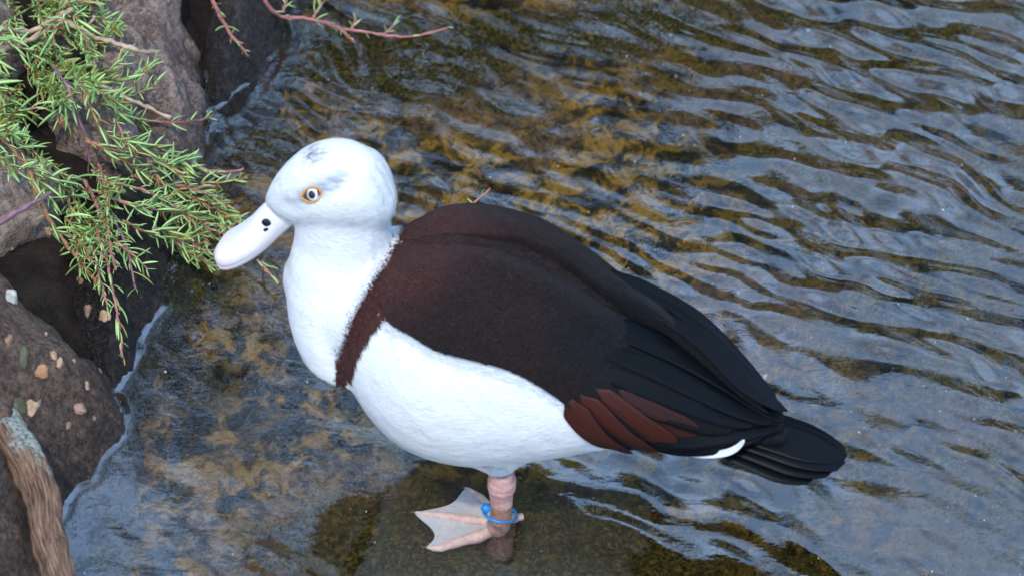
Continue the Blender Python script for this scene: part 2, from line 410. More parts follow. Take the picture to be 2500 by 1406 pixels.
def bvh_of(objs):
    V = []; F = []; src = []
    for o in objs:
        b = len(V); mw = o.matrix_world
        V += [tuple(v.co) for v in o.data.vertices]
        for p in o.data.polygons: F.append([b+i for i in p.vertices]); src.append(o)
    return BVHTree.FromPolygons(V, F), src
bank_bvh, bank_src = bvh_of(list(boul.values())+[ground])
rock_bvh, rock_src = bvh_of(list(boul.values()))
def hit(px, py, bvh=None):
    d = ray(px, py); r = (bvh or bank_bvh).ray_cast(Vector(CAM), Vector(d))
    return r   # loc, normal, index, dist

# pebbles set in the boulders
def stone_mesh(name, rad, seed, sub=2, rough=.25, freq=1.3):
    bm = bmesh.new(); bmesh.ops.create_icosphere(bm, subdivisions=sub, radius=1.0)
    P = np.array([v.co[:] for v in bm.verts]); k = 1+rough*fbm(P*freq+seed*3.7, 3); P = P*k[:, None]*np.asarray(rad)
    for v, p in zip(bm.verts, P): v.co = p
    me = bpy.data.meshes.new(name); bm.to_mesh(me); bm.free(); me.polygons.foreach_set('use_smooth', np.ones(len(me.polygons), bool)); return me
def mat_stone(name, c): return mat_simple(name, c, .55, .35, 130, .4, 500, .001)
PM = {'white': mat_stone('pale_quartz', (.42, .39, .32)), 'orange': mat_stone('rusty_pebble', (.34, .16, .07)), 'tan': mat_stone('tan_pebble', (.36, .22, .12)),
      'pink': mat_stone('pinkish_pebble', (.32, .18, .12)), 'olive': mat_stone('olive_pebble', (.055, .05, .02)), 'brown': mat_stone('brown_pebble', (.20, .11, .06)), 'grey': mat_stone('grey_pebble', (.15, .12, .10))}
peb = [(26, 730, 17, 25, 'white'), (101, 908, 22, 15, 'orange'), (130, 867, 9, 11, 'tan'), (144, 887, 11, 13, 'tan'), (212, 944, 8, 14, 'tan'), (193, 997, 18, 14, 'pink'), (76, 995, 14, 20, 'tan'),
       (46, 990, 22, 16, 'olive'), (22, 829, 12, 14, 'brown'), (58, 880, 13, 26, 'olive'), (152, 822, 6, 16, 'olive'), (166, 1038, 11, 9, 'brown'), (59, 672, 6, 8, 'orange'), (131, 712, 6, 8, 'pink'), (95, 985, 7, 9, 'grey'), (112, 815, 5, 5, 'tan'), (30, 610, 5, 5, 'tan'),
       (197, 686, 9, 14, 'brown'), (214, 760, 10, 12, 'brown'), (254, 771, 14, 11, 'tan'), (150, 298, 12, 14, 'orange'), (187, 326, 9, 13, 'tan'), (118, 565, 6, 12, 'tan'), (505, 68, 8, 8, 'pink'), (60, 1035, 8, 6, 'brown'), (230, 1020, 5, 5, 'grey'), (180, 880, 5, 5, 'tan'), (245, 905, 5, 6, 'grey')]
for k, (px, py, rx, ry, m) in enumerate(peb):
    l, nrm, idx, dist = hit(px, py, rock_bvh)
    if l is None: continue
    par = rock_src[idx]
    s = dist/FPX
    me = stone_mesh('pebble', (rx*s*1.08, ry*s*1.2, min(rx, ry)*s*.8), k, 3, .42, 1.0)
    o = link('pebble', me, PM[m], par)
    zax = (nrm*.6+Vector((0, -cp, sp))*.4).normalized(); xax = Vector((1, 0, 0)); xax = (xax-zax*xax.dot(zax)).normalized(); yax = zax.cross(xax)
    q = Matrix((xax, yax, zax)).transposed().to_quaternion()
    o.rotation_mode = 'QUATERNION'; o.rotation_quaternion = q @ Quaternion((0, 0, 1), random.uniform(-.4, .4)); o.location = l-nrm*min(rx, ry)*s*.22

# stones lying on the bed
SM = {}
for nm, c_ in (('brown', (.20, .13, .085)), ('grey', (.16, .125, .10)), ('pink', (.26, .17, .12)), ('ochre', (.24, .14, .05))):
    q = NT('silted_'+nm+'_stone'); cc = q.n('NewGeometry').outputs['Position']; a_ = q.noise(cc, 70, 5, .65); b_ = q.noise(cc, 280, 5, .75)
    k_ = q.ramp(b_, [(.3, tuple(x*.45 for x in c_)), (.6, c_), (.8, tuple(x*1.4 for x in c_))]); k_ = q.mix(q.ramp(a_, [(.42, .9), (.58, 0.)]), k_, q.ramp(b_, [(.35, (.012, .010, .003)), (.6, (.08, .06, .012))]))
    q.pbsdf(k_, .8, q.bump(b_, .8, .004), spec=.15); SM[nm] = q.m
SADJ = {}
sub = [(600, 700, 62, 30, 'brown', 'under the short leafy sprig'), (556, 782, 36, 13, 'grey', 'near the dark crevice rock'), (690, 775, 46, 26, 'brown', 'just in front of the white breast'), (850, 290, 48, 18, 'pink', 'behind the white crown'), (760, 218, 44, 13, 'pink', 'beyond the head below the reddish runner'), (935, 262, 38, 16, 'grey', 'behind the nape'), (1700, 1230, 66, 26, 'ochre', 'beneath the dark tail')]
for k, (px, py, rx, ry, m, wh) in enumerate(sub):
    p = at_z(px, py, -.034); s = 2.5/FPX
    me = stone_mesh('submerged_stone', (rx*s, ry*s*1.5, .010), 40+k, 3, .45, 1.6)
    o = link('submerged_stone', me, SM[m]); o.location = (p[0], p[1], -.040); o.rotation_euler = (random.uniform(-.1, .1), random.uniform(-.1, .1), random.uniform(-.3, .3))
    tag(o, f"flat {dict(brown='brown', grey='grey brown', pink='pinkish', ochre='ochre')[m]} silted stone on the stream bed {wh}", 'stone', 'stones on the stream bed')
# ------------------------------------------------------------------ the duck
PSI = R(16.0); DX = np.array([math.cos(PSI), -math.sin(PSI), 0]); DY = np.array([math.sin(PSI), math.cos(PSI), 0]); DO = np.array([-.0065, -.207, 0.])
def loc(P): d = np.asarray(P)-DO; return np.stack([d@DX, d@DY, d[..., 2]], -1)
def wor(P): P = np.asarray(P); return DO+P[..., :1]*DX+P[..., 1:2]*DY+P[..., 2:]*np.array([0, 0, 1.])
CL = loc(CAM)
def dloc(px, py):
    d = ray(px, py); return np.array([d@DX, d@DY, d[2]])
def LP(px, py, yl=0.0):      # photo pixel -> duck-local point on the plane y = yl
    d = dloc(px, py); t = (yl-CL[1])/d[1]; return CL+d*t
def LZ(px, py, z):
    d = dloc(px, py); t = (z-CL[2])/d[2]; return CL+d*t
duck = empty('duck', DO); duck.rotation_euler = (0, 0, -PSI)
tag(duck, 'white headed duck with maroon breast band and black wings standing on one pink leg', 'duck')

def slices(tab, shrink=0.0):
    out = []
    tb_ = np.array(tab, float)
    for (px, top, bot, r) in tab:
        # the body is seen a little from the front quarter: upper and lower outlines touch the far and near flank
        dl = 0.0
        for _ in range(4):
            t_ = np.interp(px+dl, tb_[:, 0], tb_[:, 1]); b_ = np.interp(px-dl, tb_[:, 0], tb_[:, 2])
            c = LP(px, (t_+b_)/2); sc = np.linalg.norm(c-CL)/FPX; Hh = max((b_-t_)/2, 2)*sc
            a = Hh/math.hypot(cp, r*sp*math.cos(PSI)); dl = .8*(a*r)**2*sp/Hh*math.sin(PSI)/sc
        a -= shrink
        out.append((c[0], c[2], max(a, .0008), max(a*r, .0008)))
    return np.array(out)
TORSO = [(700, 655, 700, 1.0), (708, 620, 745, 1.1), (722, 595, 778, 1.1), (745, 580, 806, 1.08), (775, 570, 834, 1.05), (800, 565, 856, 1.04), (830, 562, 893, 1.02), (860, 560, 935, 1.0), (900, 556, 1008, .98),
 (950, 552, 1066, .95), (1000, 545, 1104, .97), (1050, 528, 1125, .98), (1100, 518, 1138, 1.0), (1150, 515, 1146, 1.0), (1200, 521, 1148, 1.0), (1250, 534, 1143, 1.0), (1300, 548, 1135, 1.0), (1350, 576, 1127, 1.02),
 (1400, 608, 1118, 1.05), (1450, 645, 1107, 1.08), (1500, 686, 1096, 1.12), (1550, 726, 1086, 1.16), (1600, 762, 1082, 1.2), (1650, 803, 1084, 1.25), (1700, 846, 1088, 1.3), (1750, 890, 1090, 1.4), (1800, 935, 1090, 1.5), (1850, 985, 1092, 1.6), (1900, 1020, 1095, 1.7), (1930, 1045, 1090, 1.8)]
HEAD = [(648, 482, 500, .9), (654, 468, 508, .9), (664, 448, 518, .88), (680, 422, 530, .86), (700, 399, 540, .86), (730, 370, 552, .88), (760, 351, 557, .9), (800, 337, 561, .92), (840, 335, 563, .92), (880, 345, 563, .9), (910, 364, 560, .9), (935, 392, 553, .9), (950, 422, 543, .9), (958, 448, 530, .9), (963, 475, 508, .9)]
TS = slices(TORSO, .0015); HS = slices(HEAD)
_xs = np.linspace(TS[0, 0], TS[-1, 0], 240)
def _sm(v, n=5):
    k = np.ones(n)/n; return np.convolve(np.pad(v, n//2, mode='edge'), k, 'valid')
_tz = _sm(np.interp(_xs, TS[:, 0], TS[:, 1]), 7); _ta = _sm(np.interp(_xs, TS[:, 0], TS[:, 2]), 7); _tb = _sm(np.interp(_xs, TS[:, 0], TS[:, 3]), 7)
def tor(x): return np.interp(x, _xs, _tz), np.interp(x, _xs, _ta), np.interp(x, _xs, _tb)
def surf(x, phi, off=0.0):
    z, a, b = tor(x); c, s = np.cos(phi), np.sin(phi); ny, nz = c/b, s/a; L = np.hypot(ny, nz)
    return np.stack([x, -b*c-off*ny/L, z+a*s+off*nz/L], -1)
def to_xphi(px, py):
    d = dloc(px, py); t = np.linspace(1.9, 3.0, 2200); P = CL+d*t[:, None]
    z, a, b = tor(P[:, 0]); g = (P[:, 1]/b)**2+((P[:, 2]-z)/a)**2-1
    g = np.where((P[:, 0] < _xs[0]) | (P[:, 0] > _xs[-1]+.01), 9, g)
    k = np.argmax(g < 0) if (g < 0).any() else np.argmin(g)
    return P[k, 0], math.atan2((P[k, 2]-z[k])/a[k], -P[k, 1]/b[k])
def loft_yz(S, n=40):
    V = []; F = []
    for (x, z, a, b) in S:
        for k in range(n):
            t = 2*math.pi*k/n; V.append((x, b*math.cos(t), z+a*math.sin(t)))
    m = len(S)
    for i in range(m-1):
        for k in range(n): F.append((i*n+k, (i+1)*n+k, (i+1)*n+(k+1) % n, i*n+(k+1) % n))
    F.append(tuple(range(n))); F.append(tuple((m-1)*n+k for k in range(n))[::-1])
    return np.array(V), F
def dens(S, n):
    t = np.linspace(0, 1, len(S)); q = np.linspace(0, 1, n); return catmull(S, n)
b = MB()
_S = np.stack([_xs, _tz, _ta, _tb], -1)[::3]; b.add(*loft_yz(_S, 48))
b.add(*loft_yz(HS, 44))
# neck
NECK = [(828, 470, 112, .80), (836, 540, 118, .82), (838, 585, 122, .86), (836, 640, 132, 1.0), (842, 700, 142, 1.1), (866, 770, 156, 1.15), (900, 830, 165, 1.15)]
V = []; F = []; n = 40
NK = catmull(np.array([[*LP(px, py), hw*np.linalg.norm(LP(px, py)-CL)/FPX, r] for (px, py, hw, r) in NECK]), 26)
for (x, y, z, w, r) in NK:
    for k in range(n):
        t = 2*math.pi*k/n; V.append((x+w*math.cos(t), w*r*math.sin(t), z))
for i in range(len(NK)-1):
    for k in range(n): F.append((i*n+k, i*n+(k+1) % n, (i+1)*n+(k+1) % n, (i+1)*n+k))
F.append(tuple(range(n))[::-1]); F.append(tuple((len(NK)-1)*n+k for k in range(n))); b.add(np.array(V), F)
# thigh tufts
def ellip(c, r, tilt=0.0):
    bm = bmesh.new(); bmesh.ops.create_icosphere(bm, subdivisions=3, radius=1.0)
    P = np.array([v.co[:] for v in bm.verts])*np.array(r); F = [tuple(v.index for v in f.verts) for f in bm.faces]; bm.free()
    ct, st = math.cos(tilt), math.sin(tilt); P = np.stack([P[:, 0]*ct-P[:, 2]*st, P[:, 1], P[:, 0]*st+P[:, 2]*ct], -1)
    return P+np.array(c), F
LEGY = -.045
thigh = LP(1210, 1120, LEGY)
for s in (1, -1):
    b.add(*ellip((thigh[0], thigh[1]*s, thigh[2]+.010), (.026, .016, .020), .3)); b.add(*ellip((thigh[0]+.003, thigh[1]*s, thigh[2]-.003), (.0125, .0115, .013)))
me0 = b.mesh('body_src'); tmp = bpy.data.objects.new('tmp_body', me0); COL.objects.link(tmp)
rm = tmp.modifiers.new('r', 'REMESH'); rm.mode = 'VOXEL'; rm.voxel_size = .0021; rm.use_smooth_shade = True
smo = tmp.modifiers.new('s', 'SMOOTH'); smo.factor = .5; smo.iterations = 24
dg = bpy.context.evaluated_depsgraph_get(); me = bpy.data.meshes.new_from_object(tmp.evaluated_get(dg)); me.name = 'body'
bpy.data.objects.remove(tmp)
V = np.empty(len(me.vertices)*3, np.float32); me.vertices.foreach_get('co', V); V = V.reshape(-1, 3).astype(float)
body_bvh = BVHTree.FromPolygons([tuple(v) for v in V], [tuple(p.vertices) for p in me.polygons])
def bhit(px, py):
    l, nn, i, d = body_bvh.ray_cast(Vector(CL), Vector(dloc(px, py)))
    if l is None:
        p = LP(px, py, -.02); l, nn, i, d = body_bvh.find_nearest(Vector(p))
    return np.array(l), np.array(nn)
# brow furrow running back from the lores through the eye
def poly_d2(P, x, z):
    best = np.full(x.shape, 1e9); tt = np.zeros(x.shape); n = len(P)
    for k in range(n-1):
        a = P[k]; e = P[k+1]-P[k]; t = np.clip(((x-a[0])*e[0]+(z-a[1])*e[1])/(e@e), 0, 1); d = np.hypot(x-a[0]-t*e[0], z-a[1]-t*e[1])
        m = d < best; best = np.where(m, d, best); tt = np.where(m, (k+t)/(n-1), tt)
    return best, tt
fur = np.array([bhit(*p)[0] for p in [(695, 508), (735, 490), (765, 470), (800, 450), (840, 436), (885, 420)]])
nrmv = np.empty(len(me.vertices)*3, np.float32); me.vertices.foreach_get('normal', nrmv); nrmv = nrmv.reshape(-1, 3).astype(float)
dfu, tfu = poly_d2(fur[:, [0, 2]], V[:, 0], V[:, 2])
side = sstep(.010, .018, np.abs(V[:, 1])); head_m = sstep(.22, .235, V[:, 2])*(V[:, 0] < -.07)
V -= nrmv*(.0030*np.exp(-(dfu/.0062)**2)*side*head_m*np.sin(np.pi*np.clip(tfu*.9+.08, 0, 1))**.6)[:, None]
# cheek bulge below and behind the eye
ck = bhit(850, 500)[0]; dck = np.hypot(V[:, 0]-ck[0], V[:, 2]-ck[2]); V += nrmv*(.0022*np.exp(-(dck/.017)**2)*side*head_m)[:, None]
me.vertices.foreach_set('co', V.astype(np.float32).ravel()); me.update()

# plumage colours: curves traced on the flank, used for both sides
def curve(pts): return np.array([bhit(*p)[0] for p in pts])[:, [0, 2]]
neckline = curve([(962, 560), (955, 590), (935, 632), (905, 680), (872, 735), (845, 790), (828, 840), (815, 868)])
bandlow = curve([(1010, 800), (960, 775), (930, 770), (900, 815), (872, 860), (855, 905), (850, 925)])
flank = curve([(950, 790), (1010, 818), (1060, 852), (1130, 872), (1200, 888), (1270, 912), (1330, 945), (1390, 985), (1440, 1040), (1500, 1090), (1540, 1096)])
def interp_z(c, z):     # x of curve at height z
    o = np.argsort(c[:, 1]); return np.interp(z, c[o, 1], c[o, 0])
def interp_x(c, x):
    o = np.argsort(c[:, 0]); return np.interp(x, c[o, 0], c[o, 1])
def plum(P):
    x, y, z = P[:, 0], P[:, 1], P[:, 2]
    jit = fbm(P*260, 2)*.0018+fbm(P*60, 2)*.0016
    dn = x-interp_z(neckline, z)+jit            # >0 behind the neckline
    top_z = neckline[0, 1]; dn = np.where(z > top_z, x-(neckline[0, 0]+.004+(z-top_z)*.9)+jit*.4, dn)
    bl = interp_z(bandlow, z)-x+jit*1.5         # >0 in front of the band's rear edge
    fl = z-interp_x(flank, x)+jit               # >0 above the flank line
    dark_back = (dn > 0) & ((fl > 0) | (bl > 0))
    white = np.array([.70, .68, .645]); maroon = np.array([.050, .013, .010]); brown = np.array([.014, .0068, .0052]); black = np.array([.0035, .004, .005])
    t = sstep(-.09, .00, x-y*0)[:, None]; t2 = sstep(.02, .12, x)[:, None]
    top = sstep(.19, .25, z)[:, None]
    c = maroon*(1-t)+brown*t; c = c*(1-t2)+black*t2
    c = c*(1-.35*top*t)
    out = np.where(dark_back[:, None], c, white)
    # under-tail: black behind the vent
    vent = sstep(.105, .118, x+jit*2)[:, None]; out = out*(1-vent)+black*vent
    return out, np.where(dark_back, 1.0, vent[:, 0])
colb, darkb = plum(V)
hd = (darkb < .5)
g = np.exp(-(dfu/.0055)**2)*side*head_m*sstep(.0, .25, tfu)*(1-sstep(.6, 1.0, tfu))*1.05  # brow and lores grey: furrow shade plus stained feathers, painted into the colour
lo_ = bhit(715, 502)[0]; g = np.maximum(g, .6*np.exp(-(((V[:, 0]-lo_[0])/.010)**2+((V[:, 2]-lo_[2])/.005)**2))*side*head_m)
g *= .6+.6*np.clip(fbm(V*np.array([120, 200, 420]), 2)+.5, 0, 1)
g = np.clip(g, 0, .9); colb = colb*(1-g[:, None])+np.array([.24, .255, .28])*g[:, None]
# grey smudged feathers on the crown
for (px, py, r1, r2, a) in [(766, 380, .0075, .0034, 1.0), (745, 384, .0045, .003, .6), (762, 358, .005, .0022, .8), (797, 367, .0045, .0030, .6)]:
    c0 = bhit(px, py)[0]; dx = V[:, 0]-c0[0]; dy = V[:, 1]-c0[1]; dz = V[:, 2]-c0[2]
    st = np.clip(fbm(np.stack([V[:, 0]*150+V[:, 1]*150, V[:, 1]*600-V[:, 0]*350, V[:, 2]*200], -1), 2)*1.3+.55, 0, 1)
    k = (a*np.exp(-((dx+dy*.6)**2/r1**2+(dy-dx*.3)**2/(r1*1.1)**2+dz**2/(.008)**2))*st)[:, None]; colb = colb*(1-k)+np.array([.05, .055, .06])*k
# black feathering at the hind side of the thigh
for s in (1, -1):
    tb_ = LP(1243, 1152, LEGY); k = np.exp(-(((V[:, 0]-tb_[0])/.011)**2+((V[:, 1]-s*tb_[1])/.03)**2+((V[:, 2]-tb_[2])/.005)**2)**2)[:, None]*.85; colb = colb*(1-k)+np.array([.02, .022, .028])*k
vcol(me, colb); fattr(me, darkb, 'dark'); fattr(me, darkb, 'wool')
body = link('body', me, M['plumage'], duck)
body['label'] = 'white head, neck and belly with a maroon breast band and dark back'

# ---- wing shells (near one traced, far one mirrored)
LOW = [(934, 700), (936, 745), (946, 786), (1000, 815), (1060, 852), (1130, 872), (1200, 888), (1270, 912), (1330, 945), (1390, 985), (1430, 1030), (1480, 1072), (1550, 1086), (1640, 1092), (1720, 1082), (1800, 1066), (1860, 1058), (1912, 1054)]
UPP = [(975, 600), (1000, 592), (1060, 596), (1130, 604), (1200, 622), (1300, 668), (1400, 722), (1480, 770), (1545, 802), (1620, 848), (1700, 898), (1780, 952), (1860, 1012), (1914, 1051)]
NU, NW = 150, 44
lowp = catmull(LOW, NU); uppp = catmull(UPP, NU)
lx = np.array([to_xphi(*p) for p in lowp]); ux = np.array([to_xphi(*p) for p in uppp])
lx[:, 1] = _sm(lx[:, 1], 9); ux[:, 1] = _sm(ux[:, 1], 9)
uu = np.linspace(0, 1, NU)
wv = np.concatenate([[-.02, -.01], np.linspace(0, 1, NW), [1.01, 1.02]])
def far_lift(u, w): return .016*sstep(.70, 1.0, w)*sstep(.48, .62, u)*(1-sstep(.90, 1., u))
def wing_off(u, w):
    base = .0048+.0030*np.sin(np.pi*np.clip(w, 0, 1))
    front = sstep(.0, .10, u)
    topfade = 1-sstep(.55, 1.0, w)*(1-sstep(.10, .35, u))
    ridge = .0075*np.exp(-((w-.86)/.16)**2)*sstep(.08, .25, u)*(1-sstep(.75, 1.0, u)*.5)
    return base*(.35+.65*front)*topfade+ridge*(1-.7*sstep(.5, .62, u))
def wing_grid(far):
    Pw = np.zeros((NU, len(wv), 3))
    for j, w in enumerate(wv):
        wc_ = np.clip(w, 0, 1); x = lx[:, 0]*(1-wc_)+ux[:, 0]*wc_; ph = lx[:, 1]*(1-wc_)+ux[:, 1]*wc_
        full = wing_off(uu, wc_)+(far_lift(uu, wc_) if far else 0); off = full
        if w < -.005 or w > 1.005: off = full*0-.004
        if w in (-.01, 1.01): off = full*.55
        Pw[:, j] = surf(x, ph, off)
    nose = Pw[0]+(Pw[0]-Pw[1])*.8; nose[:, 1] += .006      # rounded front edge tucked under the breast
    return np.concatenate([nose[None], Pw]).reshape(-1, 3)
NU2 = NU+1
Wv = wing_grid(False); Wf = wing_grid(True)
Uc = np.repeat(np.concatenate([[0], uu]), len(wv)); Wc = np.tile(np.clip(wv, 0, 1), NU2)
maroon = np.array([.042, .0125, .0095]); brown = np.array([.014, .0072, .0056]); black = np.array([.0035, .0042, .0052])
t1 = sstep(.06, .26, Uc+.08*fbm(Wv*14, 2)-.10*(Wc-.5))[:, None]; t2 = sstep(.34, .62, Uc+.06*fbm(Wv*30, 2)+.10*(Wc-.5))[:, None]
wcol = (maroon*(1-t1)+brown*t1)*(1-t2)+black*t2
wdark = 1-.75*t2[:, 0]
for s, nm in ((1, 'near'), (-1, 'far')):
    VV = (Wv if s > 0 else Wf)*np.array([1, s, 1]); me = mesh_np('wing', VV, grid_faces(NU2, len(wv), s > 0))
    vcol(me, wcol); fattr(me, wdark*0+1, 'dark'); fattr(me, wdark, 'wool')
    wg = link('wing', me, M['plumage'], duck)
    if s > 0: wing_near = wg
    else: wing_far = wg

# ---- long feathers
def feather_mesh(cl, nrm, hw, camber=.12, nl=22, nw=9, tip=.28, root=.15, notch=0.0, seed=0, wavy=0.0):
    P = catmull(cl, nl); Nn = catmull(nrm, nl); Nn /= np.linalg.norm(Nn, axis=1)[:, None]
    T = np.gradient(P, axis=0); T /= np.linalg.norm(T, axis=1)[:, None]
    Bn = np.cross(T, Nn); Bn /= np.linalg.norm(Bn, axis=1)[:, None]
    s = np.linspace(0, 1, nl); prof = np.minimum(1, (.35+.65*sstep(0, root, s)))*np.sqrt(np.clip(1-np.clip((s-(1-tip))/tip, 0, 1)**2, 0, 1))
    hwv = np.interp(s, np.linspace(0, 1, len(np.atleast_1d(hw))), np.atleast_1d(hw)) if np.ndim(hw) else np.full(nl, hw)
    q = np.linspace(-1, 1, nw); V = []; fv = []
    gr = np.random.default_rng(seed)
    for i in range(nl):
        for v in q:
            w = hwv[i]*max(prof[i], .02)
            p = P[i]+Bn[i]*w*v-Nn[i]*(camber*w*v*v)+Nn[i]*(.0004*math.exp(-(v/.12)**2))
            if wavy: p = p+Nn[i]*wavy*math.sin(9*s[i]+3*v+seed)*abs(v)
            V.append(p); fv.append((s[i], v, 0))
    V = np.array(V); F = grid_faces(nl, nw)
    # give it body: a second, lower sheet closed round the rim
    V2 = V-np.repeat(Nn, nw, 0)*.0004
    Fb = grid_faces(nl, nw, True)+len(V)
    def idx(i, j): return i*nw+j
    rim = [idx(0, j) for j in range(nw)]+[idx(i, nw-1) for i in range(1, nl)]+[idx(nl-1, j) for j in range(nw-2, -1, -1)]+[idx(i, 0) for i in range(nl-2, 0, -1)]
    Fr = np.array([(rim[k], rim[(k+1) % len(rim)], rim[(k+1) % len(rim)]+len(V), rim[k]+len(V)) for k in range(len(rim))])
    me = mesh_np('feather', np.concatenate([V, V2]), np.concatenate([F, Fb, Fr]))
    at = me.attributes.new('fv', 'FLOAT_VECTOR', 'POINT'); at.data.foreach_set('vector', np.array(fv+fv, np.float32).ravel())
    return me
def mirror_me(me):
    m2 = me.copy(); V = np.empty(len(me.vertices)*3, np.float32); me.vertices.foreach_get('co', V); V = V.reshape(-1, 3); V[:, 1] *= -1
    m2.vertices.foreach_set('co', V.ravel()); m2.flip_normals(); m2.update(); return m2
def on_wing(pts, off):
    C = []; N = []
    for k, (px, py) in enumerate(catmull(pts, 9)):
        x, ph = to_xphi(px, py); o = off if np.ndim(off) == 0 else np.interp(k/8, np.linspace(0, 1, len(off)), off)
        p = surf(np.array([x]), np.array([ph]), o)[0]; n = surf(np.array([x]), np.array([ph]), o+.01)[0]-p
        C.append(p); N.append(n/np.linalg.norm(n))
    C = np.array(C); N = np.array(N); C[1:-1] = (C[:-2]+C[1:-1]*2+C[2:])/4; return C, N
pxm = 1/3070
WF = [ # name, polyline, half width px, offset, material
 ('primary_feather', [(1500, 1062), (1640, 1076), (1790, 1066), (1880, 1056)], 22, [.004, .0072, .007], 'f_black'),
 ('primary_feather', [(1500, 1040), (1640, 1056), (1790, 1050), (1905, 1054)], 26, [.005, .0078, .0075], 'f_black'),
 ('secondary_feather', [(1392, 972), (1425, 1020), (1480, 1066), (1540, 1084)], 30, [.005, .0070, .0068], 'f_chest'),
 ('secondary_feather', [(1410, 965), (1460, 1005), (1530, 1055), (1600, 1078)], 33, [.0055, .0078, .0074], 'f_chest'),
 ('secondary_feather', [(1440, 955), (1510, 995), (1590, 1040), (1660, 1062)], 34, [.006, .0086, .0082], 'f_chest'),
 ('secondary_feather', [(1490, 960), (1570, 993), (1640, 1022), (1715, 1046)], 30, [.0065, .0094, .009], 'f_chest2'),
 ('tertial_feather', [(1450, 915), (1560, 960), (1690, 1010), (1800, 1046)], 38, [.006, .0102, .0096], 'f_blackbrown'),
 ('tertial_feather', [(1440, 870), (1570, 925), (1710, 985), (1850, 1044)], 42, [.006, .0110, .0104], 'f_black'),
 ('tertial_feather', [(1430, 815), (1580, 885), (1730, 965), (1890, 1050)], 44, [.006, .0118, .0112], 'f_black'),
 ('tertial_feather', [(1480, 800), (1620, 868), (1760, 955), (1917, 1056)], 34, [.008, .0135, .012], 'f_black'),
]
for k, (nm, pts, hw, off, m) in enumerate(WF):
    C, N = on_wing(pts, off)
    me = feather_mesh(C, N, hw*pxm, .07, tip=.35, seed=k)
    o = link(nm, me, M[m], wing_near)
    if nm == 'tertial_feather' and k >= 8:
        C, N = on_wing(pts, list(np.array(off)+np.array([.003, .014, .006]))); me = feather_mesh(C, N, hw*pxm, .0, tip=.35, seed=k)
    o2 = link(nm, mirror_me(me), M[m], wing_far)
    if m.startswith('f_chest'): o['label'] = 'deep chestnut secondary feather'; o2['label'] = 'deep chestnut secondary feather'
# ---- tail: fan of broad black feathers
tb = LP(1720, 1008); tt = LP(2072, 1112)
tail = empty('tail', tuple(tb)); tail.parent = duck
ax = tt-tb; Lt = np.linalg.norm(ax); ax /= Lt
nt = np.array([-ax[2], 0, ax[0]]); 
if nt[2] < 0: nt = -nt
for k in range(6):
    f = (k-2.5)/2.5; ang = f*R(4.0); L = Lt*(1-.16*abs(f)**1.8)
    d = ax*math.cos(ang)+np.array([0, 1, 0])*math.sin(ang)
    sgn = f; base = np.array([0, f*.011, 0])-nt*(.0006+.0030*abs(f)**1.4)
    P = [base+d*L*t-nt*(.003*t*t)-nt*.004*abs(f)**2*t for t in np.linspace(0, 1, 7)]
    N = [nt*math.cos(f*.18)+np.array([0, 1, 0])*math.sin(f*.18)]*7
    me = feather_mesh(np.array(P), np.array(N), [.012, .0190, .0200, .0185], .03, tip=.34, root=.3, seed=30+k)
    link('tail_feather', me, M['f_black'], tail)
# black tail coverts and the white edged feathers under the wing tip
for s in (1, -1):
    for (pts, hw, m, nm, ya) in [([(1630, 1102), (1700, 1109), (1760, 1107), (1795, 1095), (1818, 1072)], 8, 'f_white', 'tail_covert', -.036)]:
        C = np.array([LP(p[0], p[1], ya) for p in catmull(pts, 9)]); N = np.tile(np.array([0, -.80, .60]), (9, 1))
        me = feather_mesh(C, N, [hw*.4*pxm, hw*pxm, hw*pxm, hw*.9*pxm], .1, tip=.3, root=.5, seed=50)
        o = link(nm, me if s > 0 else mirror_me(me), M[m], duck)
        if m == 'f_white': o['label'] = 'white edged covert beneath the wing tip'

# ---- fringes: loose barbs where plumage colours meet
def barbs(curve3, n, length, width, dirv, col, lift=.0012, spread=.5, seed=0, curl=.0):
    g = np.random.default_rng(seed); mb_V = []; F = []; cols = []
    P = catmull(curve3, n)
    for k in range(n):
        p0 = P[k]+g.normal(size=3)*np.array([.0012, .0008, .0012])
        l, nn, i, d = body_bvh.find_nearest(Vector(p0))
        nn = np.array(nn); 
        d0 = np.asarray(dirv(k/n) if callable(dirv) else dirv, float)+g.normal(size=3)*spread*.35
        d0 = d0-nn*(d0@nn); d0 /= np.linalg.norm(d0); sd_ = np.cross(d0, nn)
        L = length*(.5+g.random()*.8); w = width*(.6+.8*g.random()); base = np.array(l)+nn*.0003-d0*L*.4
        b0 = len(mb_V); m = 5; cc = g.normal()*curl
        for j in range(m):
            t = j/(m-1); pw = base+d0*L*t+nn*(lift*t*(1-.3*t)*(.5+g.random()*.5))+sd_*cc*L*t*t
            ww = w*(1-t)**.8+.00005
            mb_V += [pw-sd_*ww, pw+nn*ww*.5, pw+sd_*ww]
        for j in range(m-1):
            a = b0+j*3; F += [(a, a+1, a+4, a+3), (a+1, a+2, a+5, a+4)]
        tone = .85+.15*g.random(); cols += [np.array(col)*tone]*(m*3)
    return np.array(mb_V), F, np.array(cols)
def c3(pts): return np.array([bhit(*p)[0] for p in pts])
fr = MB()
Wt = (.70, .68, .645); Mr = (.060, .018, .014)
nl3 = c3([(962, 545), (957, 590), (936, 632), (905, 680), (872, 735), (845, 790), (828, 840), (818, 868)])
dn_ = lambda t: (.75, 0, -.66)
